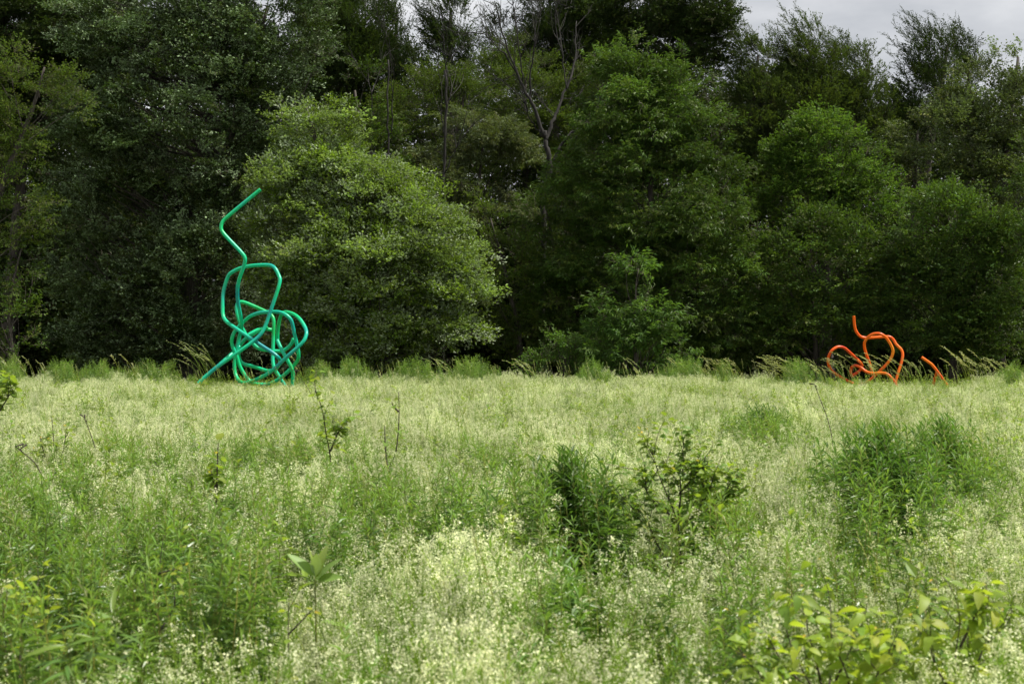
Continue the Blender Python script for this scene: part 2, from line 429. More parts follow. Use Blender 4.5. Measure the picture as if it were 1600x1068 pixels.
def make_tree(name, label, cat, Y, ell, kind, mat, group, dens=1.0, size=1.0, wind=0.25, droop=-0.05, up=0.25, bough=1.0,
              flat=0.6, trunk=None, tr=None, bark=None, base_px=None, shell=0.55, seed=0, flip=0.0, trunk_dy=0.0):
    """ELL: crown lobes as (photo x, photo y, half width, half height[, depth offset, depth half]) at distance Y"""
    r = np.random.default_rng(1000 + seed)
    k = Y / FPX
    lobes = []
    for e in ell:
        dY = e[4] if len(e) > 4 else 0.0
        sh = 0.42 if group is BACK else 0.25          # boughs reach past the lobe itself
        rx, rz = max(0.3, e[2] * k - sh), max(0.4, e[3] * k - sh)
        ry = e[5] if len(e) > 5 else 0.75 * min(rx, rz * 1.3)
        lobes.append((P(e[0], e[1], Y + dY), np.array([rx, ry, rz])))
    C = np.mean([c for c, _ in lobes], axis=0)
    low = min(lobes, key=lambda l: l[0][2]); top = max(lobes, key=lambda l: l[0][2] + l[1][2])
    bx = P(base_px, 600, Y)[0] if base_px is not None else low[0][0] * 0.6 + C[0] * 0.4
    gz = float(ground_z(bx, Y))
    root = thing(name, label, cat, (bx, Y, gz), group)
    bk = bark or M_BARK
    # trunk
    H = top[0][2] + top[1][2] * 0.5
    if trunk is None:
        tp = np.array([[bx, Y, gz - 0.1], [bx + r.normal() * 0.1, Y, gz + (H - gz) * 0.3],
                       [0.5 * (bx + top[0][0]) + r.normal() * 0.2, Y + 0.1, gz + (H - gz) * 0.65], [top[0][0], Y, H]])
    else:
        tp = np.array([P(a, c, Y + trunk_dy) for a, c in trunk])
    n = 14
    ti = np.linspace(0, len(tp) - 1, n)
    tpp = np.stack([np.interp(ti, np.arange(len(tp)), tp[:, i]) for i in range(3)], 1)
    tpp[1:-1] = (tpp[:-2] + 2 * tpp[1:-1] + tpp[2:]) / 4
    tpp += np.cumsum(r.normal(size=(n, 3)) * np.array([0.03, 0.03, 0]), 0)
    r0 = tr or max(0.05, 0.022 * (H - gz))
    b = MB(); b.tube(tpp, np.linspace(r0, r0 * 0.18, n) * (1 + 0.5 * np.exp(-np.linspace(0, 8, n))), 8)
    b.build('trunk', bk, root, smooth=True)
    # boughs
    cen, rad, lob = [], [], []
    for li, (c, R) in enumerate(lobes):
        area = 4 * math.pi * ((R[0] * R[1]) ** 1.6 / 3 + (R[0] * R[2]) ** 1.6 / 3 + (R[1] * R[2]) ** 1.6 / 3) ** (1 / 1.6)
        nb = max(5, int(area / (1.15 * bough ** 2) * (2.2 if group is BACK else 1.1)))
        d = rand_dirs(nb, r)
        keep = (d[:, 1] < 0.25) | (r.random(nb) < 0.45)
        d = d[keep]; f = r.uniform(shell, 1.0, len(d)) ** 0.7 * r.uniform(0.88, 1.16, len(d))
        f *= 1 + 0.10 * np.sin(d[:, 0] * 5 + seed) * np.sin(d[:, 2] * 6 + li)
        cen.append(c + d * R * f[:, None]); rad.append(r.uniform(0.35, 1.05, len(d)) * bough * min(1, min(R) / 1.2)); lob.append(np.full(len(d), li))
    cen, rad = np.concatenate(cen), np.concatenate(rad); lob = np.concatenate(lob)
    gap = np.sin(cen[:, 0] * 2.1 + seed) * np.sin(cen[:, 2] * 1.7 + 2.0 * seed) + 0.5 * np.sin(cen[:, 0] * 4.3 - cen[:, 2] * 3.1 + seed)
    ok = (cen[:, 2] > gz + 0.35) & ((gap < 0.75) | (group is BACK))
    cen, rad, lob = cen[ok], rad[ok], lob[ok]
    # limbs from the trunk to the boughs
    b = MB()
    for c, q in zip(cen[::2], rad[::2]):
        hz = np.clip(c[2] - r.uniform(0.6, 2.2) - 0.25 * np.hypot(c[0] - bx, c[1] - Y), tpp[0, 2] + 0.3, tpp[-1, 2])
        i = int(np.argmin(np.abs(tpp[:, 2] - hz))); p = tpp[i]
        l = np.linalg.norm(c - p)
        pts = curve(p, c, np.array([0, 0, -0.08 * l]) + r.normal(size=3) * 0.06 * l, 6)
        b.tube(pts, np.linspace(max(0.018, 0.012 * l), 0.008, 6), 4, cap=False)
    if b.n: b.build('branches', bk, root, smooth=True)
    # sprays
    pos, dr, sc, fl, tn = [], [], [], [], []
    for c, q, li in zip(cen, rad, lob):
        turned = r.random() < flip
        ns = max(6, int(30 * dens * q * q / 0.5))
        d = rand_dirs(ns, r); d[:, 2] = np.where(d[:, 2] < -0.25, -d[:, 2] * r.random(ns), d[:, 2])
        p = c + d * q * np.array([1, 1, flat]) * r.uniform(0.35, 1.08, ns)[:, None]
        out = unit(p - lobes[li][0])
        D = d * 0.75 + out * 0.6 + WIND * wind + r.normal(size=(ns, 3)) * 0.28 + np.array([0, 0, up + droop])
        pos.append(p); dr.append(D); sc.append(r.uniform(0.7, 1.2, ns) * size)
        tn.append(np.full(ns, r.normal() * 0.22 + 0.1))
        fl.append(np.where(r.random(ns) < (0.75 if turned else 0.06 + 0.3 * flip), math.pi, 0.0))
    if kind == 'wisp':                                        # leading shoots bent by the wind
        hi = np.argsort(-cen[:, 2] + r.normal(size=len(cen)) * 1.2)[:max(14, len(cen) // 3)]
        for i in hi:
            L = r.uniform(0.9, 2.3); d0 = unit(np.array([-0.35 - wind * 0.5, r.normal() * 0.15, 1.0]) + r.normal(size=3) * 0.12)
            m = int(7 * L); u = np.linspace(0.1, 1, m)
            p = cen[i] + d0 * L * u[:, None] + WIND * 0.25 * (u ** 2)[:, None] + r.normal(size=(m, 3)) * (0.16 * (1.15 - u))[:, None]
            pos.append(p); dr.append(d0 + r.normal(size=(m, 3)) * 0.22 + WIND * 0.25); sc.append(0.95 - 0.45 * u)
            fl.append(np.zeros(m)); tn.append(np.zeros(m))
    pos, dr, sc = np.concatenate(pos), np.concatenate(dr), np.concatenate(sc)
    pos -= np.array(root.location) * 0
    rot = eulers(dr, r.normal(size=len(dr)) * 0.5 + np.concatenate(fl))
    o = scatter('crown', spray_group(kind, mat), 6, pos, rot, sc, root, [LM[mat]], np.clip(np.concatenate(tn), -0.5, 0.8))
    return root, len(pos)


EDGE, MIDW, BACK = 'trees along the meadow edge', 'trees in the middle of the wood', 'tall trees at the back of the wood'
TREES = [
    # name, label, Y, lobes, kind, mat, group, options
    ('broadleaf_tree', 'olive green tree with leaning bare trunk at far left edge', 51, [(55, 185, 72, 95), (25, 310, 62, 90), (105, 150, 38, 55), (20, 130, 50, 60)], 'small', 'olive', EDGE,
     dict(trunk=[(-90, 600), (-40, 400), (0, 285), (45, 180), (64, 105)], tr=0.2, wind=0.2, trunk_dy=-0.3)),
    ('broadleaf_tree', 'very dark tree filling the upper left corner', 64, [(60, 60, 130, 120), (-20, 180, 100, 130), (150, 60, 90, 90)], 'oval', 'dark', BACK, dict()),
    ('shrub', 'dark green bush low at the far left, left of the silvery tree', 51, [(10, 500, 52, 85), (30, 410, 38, 55)], 'oval', 'mid', EDGE, dict(bough=0.8)),
    ('broadleaf_tree', 'huge dark tree with pale silvery leaves behind green sculpture', 57, [(290, 180, 165, 190), (200, 370, 120, 190), (420, 70, 110, 130), (330, 430, 120, 150), (125, 260, 60, 130), (260, 40, 150, 90), (230, 520, 130, 70)],
     'oval', 'silver', EDGE, dict(dens=1.1, wind=0.5, base_px=300, flip=0.33, bough=0.85)),
    ('broadleaf_tree', 'brightly lit spreading tree to the right of green sculpture', 53, [(560, 420, 165, 140), (635, 420, 105, 95), (485, 325, 95, 115), (688, 485, 82, 98), (480, 480, 95, 105), (560, 300, 85, 80), (505, 250, 75, 75), (570, 520, 165, 75), (640, 350, 70, 60), (610, 260, 45, 50), (470, 190, 50, 55), (540, 190, 40, 40)],
     'oval', 'lit', EDGE, dict(dens=1.15, wind=0.3, base_px=560, bough=0.95, flip=0.4, shell=0.45)),
    ('broadleaf_tree', 'slim mid green tree just above the brightly lit tree', 63, [(595, 250, 48, 70), (560, 175, 60, 75), (600, 330, 60, 80)], 'oval', 'mid', MIDW, dict()),
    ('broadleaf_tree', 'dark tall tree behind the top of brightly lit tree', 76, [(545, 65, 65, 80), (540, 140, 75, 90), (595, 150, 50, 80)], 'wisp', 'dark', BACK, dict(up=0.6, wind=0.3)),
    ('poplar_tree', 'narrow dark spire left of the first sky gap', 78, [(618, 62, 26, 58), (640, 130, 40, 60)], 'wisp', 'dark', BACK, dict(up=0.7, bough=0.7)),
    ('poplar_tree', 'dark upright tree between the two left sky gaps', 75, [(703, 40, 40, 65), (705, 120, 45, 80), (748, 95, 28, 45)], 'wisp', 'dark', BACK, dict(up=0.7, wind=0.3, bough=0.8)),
    ('broadleaf_tree', 'broad olive tree under the dark spires left of centre', 67, [(655, 180, 72, 65), (620, 250, 60, 70), (725, 165, 55, 55), (650, 300, 70, 60)], 'small', 'olive', MIDW, dict()),
    ('willow_tree', 'grey green soft leaved tree behind thin dead trunk', 64, [(690, 290, 75, 70), (755, 260, 65, 85), (720, 370, 70, 60)], 'lance', 'greygreen', MIDW, dict(droop=-0.3)),
    ('broadleaf_tree', 'olive tree behind the bare forked tree', 70, [(820, 150, 75, 80), (790, 230, 70, 80), (870, 220, 60, 90), (930, 160, 50, 70)], 'small', 'olive', MIDW, dict(dens=0.9)),
    ('broadleaf_tree', 'dark crown at top centre behind the bare forked tree', 80, [(855, 25, 42, 55), (925, 40, 55, 60), (880, 90, 70, 60), (790, 70, 35, 45)], 'wisp', 'dark', BACK, dict(up=0.5)),
    ('ash_tree', 'large deep green tree right of centre with layered drooping leaves', 56, [(985, 185, 85, 95), (1045, 215, 80, 90), (1025, 320, 130, 100), (1090, 460, 95, 90), (950, 420, 90, 100), (905, 300, 55, 70), (1062, 125, 48, 55), (985, 105, 40, 40), (1115, 260, 55, 80), (1000, 530, 120, 60), (1140, 520, 60, 60)],
     'lance', 'ash', EDGE, dict(dens=1.15, flat=0.45, droop=-0.25, base_px=1015, trunk=[(1018, 610), (1016, 450), (1014, 300), (1020, 130)], tr=0.24)),
    ('broadleaf_tree', 'dark tree against the sky above the large deep green tree', 73, [(1080, 20, 75, 60), (985, 15, 60, 50), (1040, 70, 90, 60), (1120, 60, 40, 60)], 'oval', 'dark', BACK, dict()),
    ('sapling', 'pointed fresh green sapling in front of large deep green tree', 49.6, [(988, 430, 20, 32), (985, 480, 34, 30), (1035, 495, 34, 28), (955, 490, 28, 24), (1000, 530, 60, 32), (950, 545, 40, 28), (1045, 545, 36, 28), (1000, 575, 75, 28)], 'lance', 'sapling', EDGE, dict(bough=0.55, droop=-0.15, size=1.2, dens=1.0)),
    ('shrub', 'small rounded green bush at meadow edge near centre', 49.5, [(868, 552, 40, 40), (890, 575, 35, 25), (845, 575, 30, 25)], 'small', 'sapling', EDGE, dict(bough=0.5)),
    ('birch_tree', 'windswept brownish green tree just right of the large deep green tree', 72, [(1185, 110, 38, 60), (1190, 200, 55, 90), (1170, 300, 60, 80)], 'wisp', 'brown', BACK, dict(up=0.4, wind=0.6, bough=0.8)),
    ('birch_tree', 'windswept brownish tree above the bright rounded tree', 73, [(1268, 105, 45, 60), (1255, 190, 65, 90)], 'wisp', 'brown', BACK, dict(up=0.4, wind=0.6, bough=0.8)),
    ('birch_tree', 'windswept brownish tree left of the right hand sky notch', 74, [(1335, 125, 42, 62), (1340, 210, 55, 80), (1375, 165, 20, 45)], 'wisp', 'brown', BACK, dict(up=0.4, wind=0.6, bough=0.8)),
    ('birch_tree', 'dark windswept tree standing alone against right hand sky', 75, [(1455, 100, 40, 52), (1440, 160, 52, 55), (1485, 85, 18, 40), (1420, 210, 45, 45)], 'wisp', 'dark', BACK, dict(up=0.5, wind=0.5, bough=0.8)),
    ('broadleaf_tree', 'slim dark treetop near upper right corner', 77, [(1512, 90, 16, 28), (1515, 140, 28, 50)], 'wisp', 'dark', BACK, dict(bough=0.6)),
    ('broadleaf_tree', 'olive tree with reddish tips at upper right edge', 63, [(1545, 165, 70, 75), (1495, 230, 70, 80), (1590, 110, 40, 50), (1560, 280, 80, 80)], 'oval', 'tips', EDGE, dict()),
    ('broadleaf_tree', 'pale flecked tree beside the olive tree with reddish tips', 65, [(1435, 225, 48, 50), (1410, 280, 45, 50)], 'oval', 'tips', EDGE, dict(wind=0.6)),
    ('broadleaf_tree', 'bright rounded green tree above the orange sculpture', 60, [(1290, 255, 88, 68), (1235, 305, 62, 58), (1350, 305, 55, 60), (1290, 215, 50, 35), (1290, 340, 100, 50)], 'oval', 'fresh', EDGE, dict(bough=0.75, dens=1.1)),
    ('broadleaf_tree', 'dark bushy tree left of the orange sculpture', 56, [(1270, 410, 88, 85), (1210, 460, 52, 95), (1340, 440, 65, 105), (1280, 520, 95, 65)], 'oval', 'mid', EDGE, dict(base_px=1280)),
    ('broadleaf_tree', 'domed dark green tree right of the orange sculpture', 55.5, [(1480, 375, 98, 82), (1550, 420, 75, 100), (1460, 490, 85, 85), (1560, 530, 80, 60), (1430, 420, 50, 80)], 'oval', 'ash', EDGE, dict(base_px=1490)),
    ('broadleaf_tree', 'dark leafy tree cut off by the right edge', 52.5, [(1625, 290, 52, 110), (1630, 450, 60, 130)], 'oval', 'mid', EDGE, dict(base_px=1640)),
    ('shrub', 'dim olive bush between lit tree and large deep green tree', 57, [(800, 430, 55, 85), (820, 520, 60, 75), (760, 360, 48, 50)], 'small', 'olive', MIDW, dict()),
    ('broadleaf_tree', 'dim green tree at the foot of bare forked tree', 57.5, [(870, 400, 55, 80), (850, 330, 55, 45), (890, 490, 60, 80)], 'lance', 'mid', MIDW, dict()),
]


def main_trees():
    tot = 0
    for i, (nm, lab, Y, ell, kind, mat, grp, opt) in enumerate(TREES):
        cat = 'shrub' if nm == 'shrub' else 'tree'
        o, n = make_tree(nm, lab, cat, Y, ell, kind, mat, grp, seed=i, **opt)
        tot += n
    print('sprays', tot)


main_trees()


# the unbroken wood further back: one dark mass of foliage
def back_wood():
    r = np.random.default_rng(77)
    pos, dr = [], []
    tops = [(-150, 60), (60, 30), (300, 0), (520, 60), (610, 90), (700, 90), (800, 75), (920, 60), (1050, 40), (1140, 90), (1200, 110), (1320, 130), (1395, 170), (1450, 140), (1520, 150), (1600, 130), (1760, 120)]
    tx, ty = zip(*tops)
    for Y, m, lift in ((88, 800, 0), (101, 800, 25), (72, 500, 170), (66, 520, 300)):
        for k in range(m):
            px = r.uniform(-170, 1770); top = np.interp(px, tx, ty) + lift
            py = r.uniform(top + 20, 600)
            c = P(px, py, Y + r.uniform(-3, 3)); q = r.uniform(0.9, 1.7)
            ns = 22
            d = rand_dirs(ns, r); pos.append(c + d * q * np.array([1, 0.8, 0.7])); dr.append(d + np.array([-0.2, 0, 0.2]))
    pos, dr = np.concatenate(pos), np.concatenate(dr)
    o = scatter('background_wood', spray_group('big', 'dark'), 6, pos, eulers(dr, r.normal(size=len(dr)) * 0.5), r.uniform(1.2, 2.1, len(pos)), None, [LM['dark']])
    tag(o, 'unbroken dark wood filling the gaps behind the nearer trees', 'wood')


back_wood()


# bare and thin-trunked trees
def bare_tree(label, Y, limbs, bark, r0, seed, twigs=5):
    r = np.random.default_rng(seed)
    p0 = P(limbs[0][0][0], limbs[0][0][1], Y)
    gz = float(ground_z(p0[0], Y))
    root = thing('bare_tree', label, 'tree', (p0[0], Y, gz))
    for j, l in enumerate(limbs):
        pts = np.array([P(a, c, Y) for a, c in l[:-1]]); rr = l[-1] * 0.68
        if j == 0: pts = np.concatenate([[[pts[0, 0] - 0.1, Y, gz - 0.1]], pts])
        else: pts[1:, 1] += np.linspace(0.1, 1, len(pts) - 1) * r.normal() * 0.8
        n = 4 * len(pts); t = np.linspace(0, len(pts) - 1, n)
        pp = np.stack([np.interp(t, np.arange(len(pts)), pts[:, i]) for i in range(3)], 1)
        pp[1:-1] = (pp[:-2] + 2 * pp[1:-1] + pp[2:]) / 4
        pp[1:] += r.normal(size=(n - 1, 3)) * 0.03
        b = MB(); b.tube(pp, np.linspace(rr, rr * (0.72 if j == 0 else 0.22), n), 8)
        part = b.build('trunk' if j == 0 else 'limb', bark, root, smooth=True)
        if j:
            b = MB()
            for k in range(twigs):
                s = pp[r.integers(n // 4, n)]; l = r.uniform(0.8, 2.4)
                d = unit(pp[-1] - pp[0]) + r.normal(size=3) * 0.45; d = unit(d)
                e = s + d * l
                b.tube(curve(s, e, r.normal(size=3) * 0.08 * l, 6), np.linspace(0.02, 0.006, 6), 4)
                for _ in range(4):
                    u = r.uniform(0.3, 0.9); s2 = s + d * l * u; d2 = unit(d + r.normal(size=3) * 0.5)
                    b.tube(curve(s2, s2 + d2 * l * 0.5, r.normal(size=3) * 0.05, 4), np.linspace(0.011, 0.005, 4), 3)
            t_ = b.build('twigs', bark, part); t_['kind'] = 'stuff'
    return root


bare_tree('tall bare forked tree with grey limbs reaching the sky at centre', 59.5, [
    [(849, 320), (855, 290), (862, 255), (853, 225), (851, 205), 0.19],
    [(851, 215), (838, 175), (822, 145), (800, 100), (785, 50), (772, 5), 0.13],
    [(853, 222), (862, 195), (875, 160), (893, 115), (902, 75), (903, 20), 0.13],
    [(862, 255), (880, 222), (903, 200), (925, 180), 0.10],
    [(830, 160), (828, 120), (836, 70), (835, 25), 0.07],
    [(848, 215), (830, 190), (820, 160), (812, 150), 0.05],
    [(806, 112), (790, 85), (765, 60), (752, 35), 0.06],
    [(885, 140), (880, 90), (868, 40), (866, 5), 0.05],
    [(815, 130), (812, 80), (805, 30), (800, -5), 0.05],
], M_BARK_GREY, 0.2, 5, twigs=9)
bare_tree('thin straight dead trunk left of the bare forked tree', 61, [
    [(694, 330), (694, 280), (696, 200), (697, 110), 0.11],
    [(697, 230), (690, 180), (688, 120), 0.05], [(695, 270), (712, 230), (735, 200), 0.045], [(696, 180), (706, 140), (712, 100), 0.04],
    [(697, 125), (698, 90), (700, 60), 0.05]], M_BARK_GREY, 0.1, 6, twigs=4)
bare_tree('pair of thin pale dead stems above the lit tree', 62, [
    [(607, 220), (606, 160), (608, 95), 0.07], [(611, 210), (613, 140), (612, 70), 0.05], [(585, 190), (578, 140), (572, 120), 0.04]], M_BARK_GREY, 0.07, 7, twigs=3)


# ------------------------------------------------------------------ the two tube sculptures
def chaikin(p, n=2):
    for _ in range(n):
        q = [p[0]]
        for a, b in zip(p[:-1], p[1:]):
            q += [a * 0.78 + b * 0.22, a * 0.22 + b * 0.78]
        q.append(p[-1]); p = np.array(q)
    return p


def pipe(name, pts, Y, rad, mat, parent, close=False, n=3):
    """PTS: (photo x, photo y, depth offset in metres)"""
    w = np.array([P(a, b, Y + d) for a, b, d in pts])
    if close: w = np.concatenate([w, w[:1]])
    w = chaikin(w, n)
    b = MB(); b.tube(w, rad, 14)
    # flat end plates, slightly inset, so the open ends read as capped tube
    return b.build(name, mat, parent, smooth=True)


def depths(pts, d):
    """spread depth control values evenly over a list of (x, y)"""
    t = np.linspace(0, len(d) - 1, len(pts))
    z = np.interp(t, np.arange(len(d)), d)
    return [(a, b, c) for (a, b), c in zip(pts, z)]


GY = 44.0
g = thing('tube_sculpture', 'tall knotted green tube sculpture with angular bends at meadow edge', 'sculpture',
          (P(400, 600, GY)[0], GY, float(ground_z(P(400, 600, GY)[0], GY))))
GR = 0.057
pipe('bent_tube', depths([(407, 296), (352, 341), (346, 349), (345, 358), (350, 366), (380, 397), (383.5, 404), (382, 413), (375, 432), (371, 447), (371, 468), (375, 488), (378, 504), (377.5, 514),
     (374, 525), (369, 550), (366, 568), (367, 584), (374, 596), (384, 599), (402, 592), (418, 584), (432, 573), (450, 555.5), (468, 540), (476, 531), (479.5, 520), (477, 511), (468, 497), (458, 490), (447, 487), (441, 488.5), (437, 498), (434, 514), (433.5, 534)],
     [-0.5, -0.6, -0.7, -0.6, -0.2, 0.3, 0.2, -0.3, -0.9, -0.8, -0.2, 0.2, 0.4]), GY, GR, M_GREEN, g)
pipe('bent_tube', depths([(310, 598.5), (317, 592), (338, 573.5), (376, 547.5), (396, 533), (409, 521), (416, 506), (424, 482), (435, 450), (438, 437), (436, 431), (430, 418.5), (422, 413.5), (394, 414.5), (374, 419), (359, 427), (355, 434), (348.5, 456), (348, 476), (348, 493), (353, 502),
     (367, 512), (389, 526.5), (411.5, 541.5), (428, 552), (436, 559), (438.5, 565), (434, 573), (426, 578.5), (417, 579.5), (399, 573), (379, 568.5), (373, 559), (373, 545), (379, 533), (390, 524), (418, 511)],
     [-0.9, -0.8, -0.6, -0.5, -0.3, 0.1, 0.2, -0.1, -0.5, -0.6, 0.5, 0.9, 0.7, 0.3]), GY, GR, M_GREEN, g)
pipe('bent_tube', depths([(458.5, 529), (456, 536), (448, 545), (438, 549), (420, 547), (408, 546), (399, 541), (387, 527), (378, 512), (372, 496), (369, 482), (371, 473), (379, 470.5), (411, 484.5), (423, 490.5), (428, 498), (427.5, 515), (426.5, 545), (426, 562), (428, 575), (437, 589), (448, 607), (455, 620)],
     [0.8, 0.9, 0.7, 0.6, 0.7, 0.8, 0.6, 0.3, 0.4]), GY, GR, M_GREEN, g)
ring = [(381, 502), (390, 494), (404, 488.5), (421, 487), (437, 487), (447, 491.5), (455, 499), (458, 511), (462, 530), (466.5, 549), (466.5, 561), (460, 570), (443, 587), (426, 598.5), (410, 601), (394, 599), (383, 587), (374, 571), (370, 555), (363.5, 542), (361.5, 531), (365.5, 519), (374, 509)]
pipe('bent_tube', depths(ring, [0.1, -0.3, -0.5, -0.3, -0.1, 0.15, 0.3, 0.2, 0.1]), GY, GR, M_GREEN, g, close=True)
pipe('bent_tube', [(317.5, 591, -0.7), (341, 571, -0.3), (362, 553, 0.2), (374, 541, 0.5)], GY, GR, M_GREEN, g)
pipe('bent_tube', [(433, 531, -0.2), (440, 546, -0.3), (449, 562, -0.35), (456, 575, -0.3), (458, 584, -0.2), (456.5, 603, -0.1), (455, 620, -0.1)], GY, GR, M_GREEN, g)
pipe('bent_tube', [(388, 523, 0.6), (402, 515, 0.75), (411, 513, 0.85), (424, 515, 1.0)], GY, GR, M_GREEN, g)

OY = 46.0
ORR = 0.046
o1 = thing('tube_sculpture', 'curling orange tube sculpture among tall grass at meadow edge', 'sculpture',
           (P(1350, 605, OY)[0], OY, float(ground_z(0, OY))))
pipe('bent_tube', depths([(1334, 493.5), (1334.8, 507), (1337, 517), (1344, 526), (1353, 528), (1380, 526), (1390, 525.5), (1396, 530), (1400, 538), (1408, 545), (1411, 553), (1408, 568), (1403, 582), (1399, 598), (1397, 618)],
     [0.3, 0.4, 0.4, 0.2, 0]), OY, ORR, M_ORANGE, o1)
pipe('bent_tube', depths([(1365, 586), (1363, 580), (1357.5, 564), (1351, 546), (1350, 535.5), (1355, 527), (1364, 521), (1374, 520.5), (1383, 525), (1391, 536), (1396, 547.5), (1393, 559), (1384.5, 570), (1374, 580), (1363.5, 590), (1352, 599), (1341, 602), (1333.5, 599), (1317, 591),
     (1302, 582), (1294.5, 571.5), (1293.5, 559), (1299, 547), (1309, 541), (1319, 542.5), (1329, 551.5), (1341, 562.5), (1347.5, 570), (1345.5, 577), (1332, 587)], [0.4, 0.1, -0.2, -0.1, 0.2, 0.1, -0.3, 0.0, 0.3]), OY, ORR, M_ORANGE, o1, n=4)
pipe('bent_tube', depths([(1332, 588), (1329, 582), (1330.5, 573), (1336.5, 570), (1344, 573), (1353, 580.5), (1363, 583.5), (1377, 582), (1386, 583.5), (1394, 591), (1401, 601.5), (1410, 618)],
     [0.3, 0, -0.3, -0.5, -0.6]), OY, ORR, M_ORANGE, o1, n=4)
o2 = thing('tube_sculpture', 'short leaning orange tube with a prop, right of the curling one', 'sculpture',
           (P(1470, 605, OY)[0], OY, float(ground_z(0, OY))))
pipe('bent_tube', [(1440, 558, 0), (1449, 564, 0), (1457, 570, 0), (1467, 583.5, 0), (1478, 599, 0), (1491, 618, 0)], OY, ORR, M_ORANGE, o2)
pipe('prop_tube', [(1464, 580, 0.05), (1461, 590, 0.25), (1453, 618, 0.9)], OY, ORR, M_ORANGE, o2)

# thin wooden stake
sx = P(559, 600, 45.5)
b = MB(); b.tube([[sx[0], 45.5, 0.3], [sx[0] - 0.005, 45.5, 1.0], [sx[0] + 0.01, 45.5, 1.44]], [0.028, 0.027, 0.024], 6)
stk = b.build('wooden_stake', M_WOOD); tag(stk, 'thin brown wooden stake right of the green sculpture', 'stake')


# ------------------------------------------------------------------ meadow plants
def flower_geo(s, r):
    """a tiny cluster of open cream flowers: two bent crossing petals pairs"""
    d = rand_dirs(3, r) * s
    V = [d[0], d[1], -d[0], -d[1], d[2], d[0] * 0.6 - d[2] * 0.3, -d[2], -d[0] * 0.6 + d[2] * 0.3]
    return np.array(V), [(0, 1, 2, 3), (4, 5, 6, 7)]


def bedstraw_mesh(r, rich=1.0):
    b = MB()
    for s in range(16):
        a = r.uniform(0, 2 * math.pi); rr = r.uniform(0, 0.11)
        p = np.array([rr * math.cos(a), rr * math.sin(a), 0.0])
        h = r.uniform(0.42, 0.85)
        lean = np.array([math.cos(a) * 0.16 - 0.06, math.sin(a) * 0.16, 0]) * r.uniform(0.3, 1.3)
        t = np.linspace(0, 1, 5)[:, None]
        pts = p + np.array([0, 0, h]) * t + lean * t ** 2
        side = unit(np.array([math.sin(a + 1), math.cos(a + 1), 0]))
        ribbon(b, pts, np.linspace(0.007, 0.003, 5), side, 1)
        for k in range(9):                                     # leaf whorls
            u = 0.15 + 0.09 * k; q = p + np.array([0, 0, h]) * u + lean * u * u
            for _ in range(3):
                d = rand_dirs(1, r)[0]; d[2] = abs(d[2]) * 0.6
                put(b, leaf_geo(0.036, 0.009, 0.1, 0, 2), q, d, 0, 1, 1)
        nb = int(13 * rich * r.uniform(0.3, 1.4))
        for k in range(nb):
            u = r.uniform(0.5, 1.0) ** 0.6; q = p + np.array([0, 0, h]) * u + lean * u * u
            l = 0.12 * (1.08 - u) + 0.025
            d = rand_dirs(1, r)[0]; d[2] = abs(d[2]) + 0.6; d = unit(d); e = q + d * l
            ribbon(b, [q, e], [0.004, 0.002], side, 1)
            for _ in range(8):
                c = e + r.normal(size=3) * np.array([0.010, 0.010, 0.013])
                V, F = flower_geo(r.uniform(0.0035, 0.0062), r)
                b.add(V + c, F, 0)
    return b.mesh('bedstraw', [M_FLOWER, M_STEM])


def grass_mesh(r):
    b = MB()
    for s in range(22):
        a = r.uniform(0, 2 * math.pi); rr = r.uniform(0, 0.10)
        p = np.array([rr * math.cos(a), rr * math.sin(a), 0.0]); h = r.uniform(0.35, 0.8)
        t = np.linspace(0, 1, 5)[:, None]
        lean = np.array([math.cos(a) * 0.2 - 0.12, math.sin(a) * 0.2, -0.1]) * r.uniform(0.3, 1.4)
        pts = p + np.array([0, 0, h]) * t + lean * t ** 2.2
        ribbon(b, pts, np.array([0.005, 0.006, 0.005, 0.004, 0.001]), unit(np.array([math.sin(a), -math.cos(a), 0])), 0)
    return b.mesh('grass', [M_GRASS])


def goldenrod_stem(b, r, p, h, lean, n_leaf=36, L=(0.08, 0.125), lm=0, sm=1, wr=0.145, low=0.18):
    t = np.linspace(0, 1, 6)[:, None]
    pts = p + np.array([0, 0, h]) * t + lean * t ** 2
    b.tube(pts, np.linspace(0.0035, 0.0018, 6), 3, sm, cap=False)
    for k in range(n_leaf):
        u = low + (1.0 - low) * (k + r.random()) / n_leaf
        q = p + np.array([0, 0, h]) * u + lean * u * u
        a = k * 2.4 + r.normal() * 0.3
        rise = 0.22 + 1.5 * u ** 6 + r.normal() * 0.22
        D = np.array([math.cos(a) - 0.15, math.sin(a), rise])
        ll = r.uniform(*L) * (1.0 if u < 0.85 else 0.75)
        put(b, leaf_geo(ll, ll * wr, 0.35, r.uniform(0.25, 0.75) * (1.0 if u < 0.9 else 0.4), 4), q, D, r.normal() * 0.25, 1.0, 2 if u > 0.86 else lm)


def goldenrod_mesh(r, mat):
    b = MB()
    for s in range(4):
        a = r.uniform(0, 6.28); rr = r.uniform(0, 0.09)
        goldenrod_stem(b, r, np.array([rr * math.cos(a), rr * math.sin(a), 0]), r.uniform(0.78, 1.0), np.array([r.normal() * 0.05 - 0.05, r.normal() * 0.05, 0]))
    return b.mesh('goldenrod', [mat, M_GSTEM, M_GTOP])


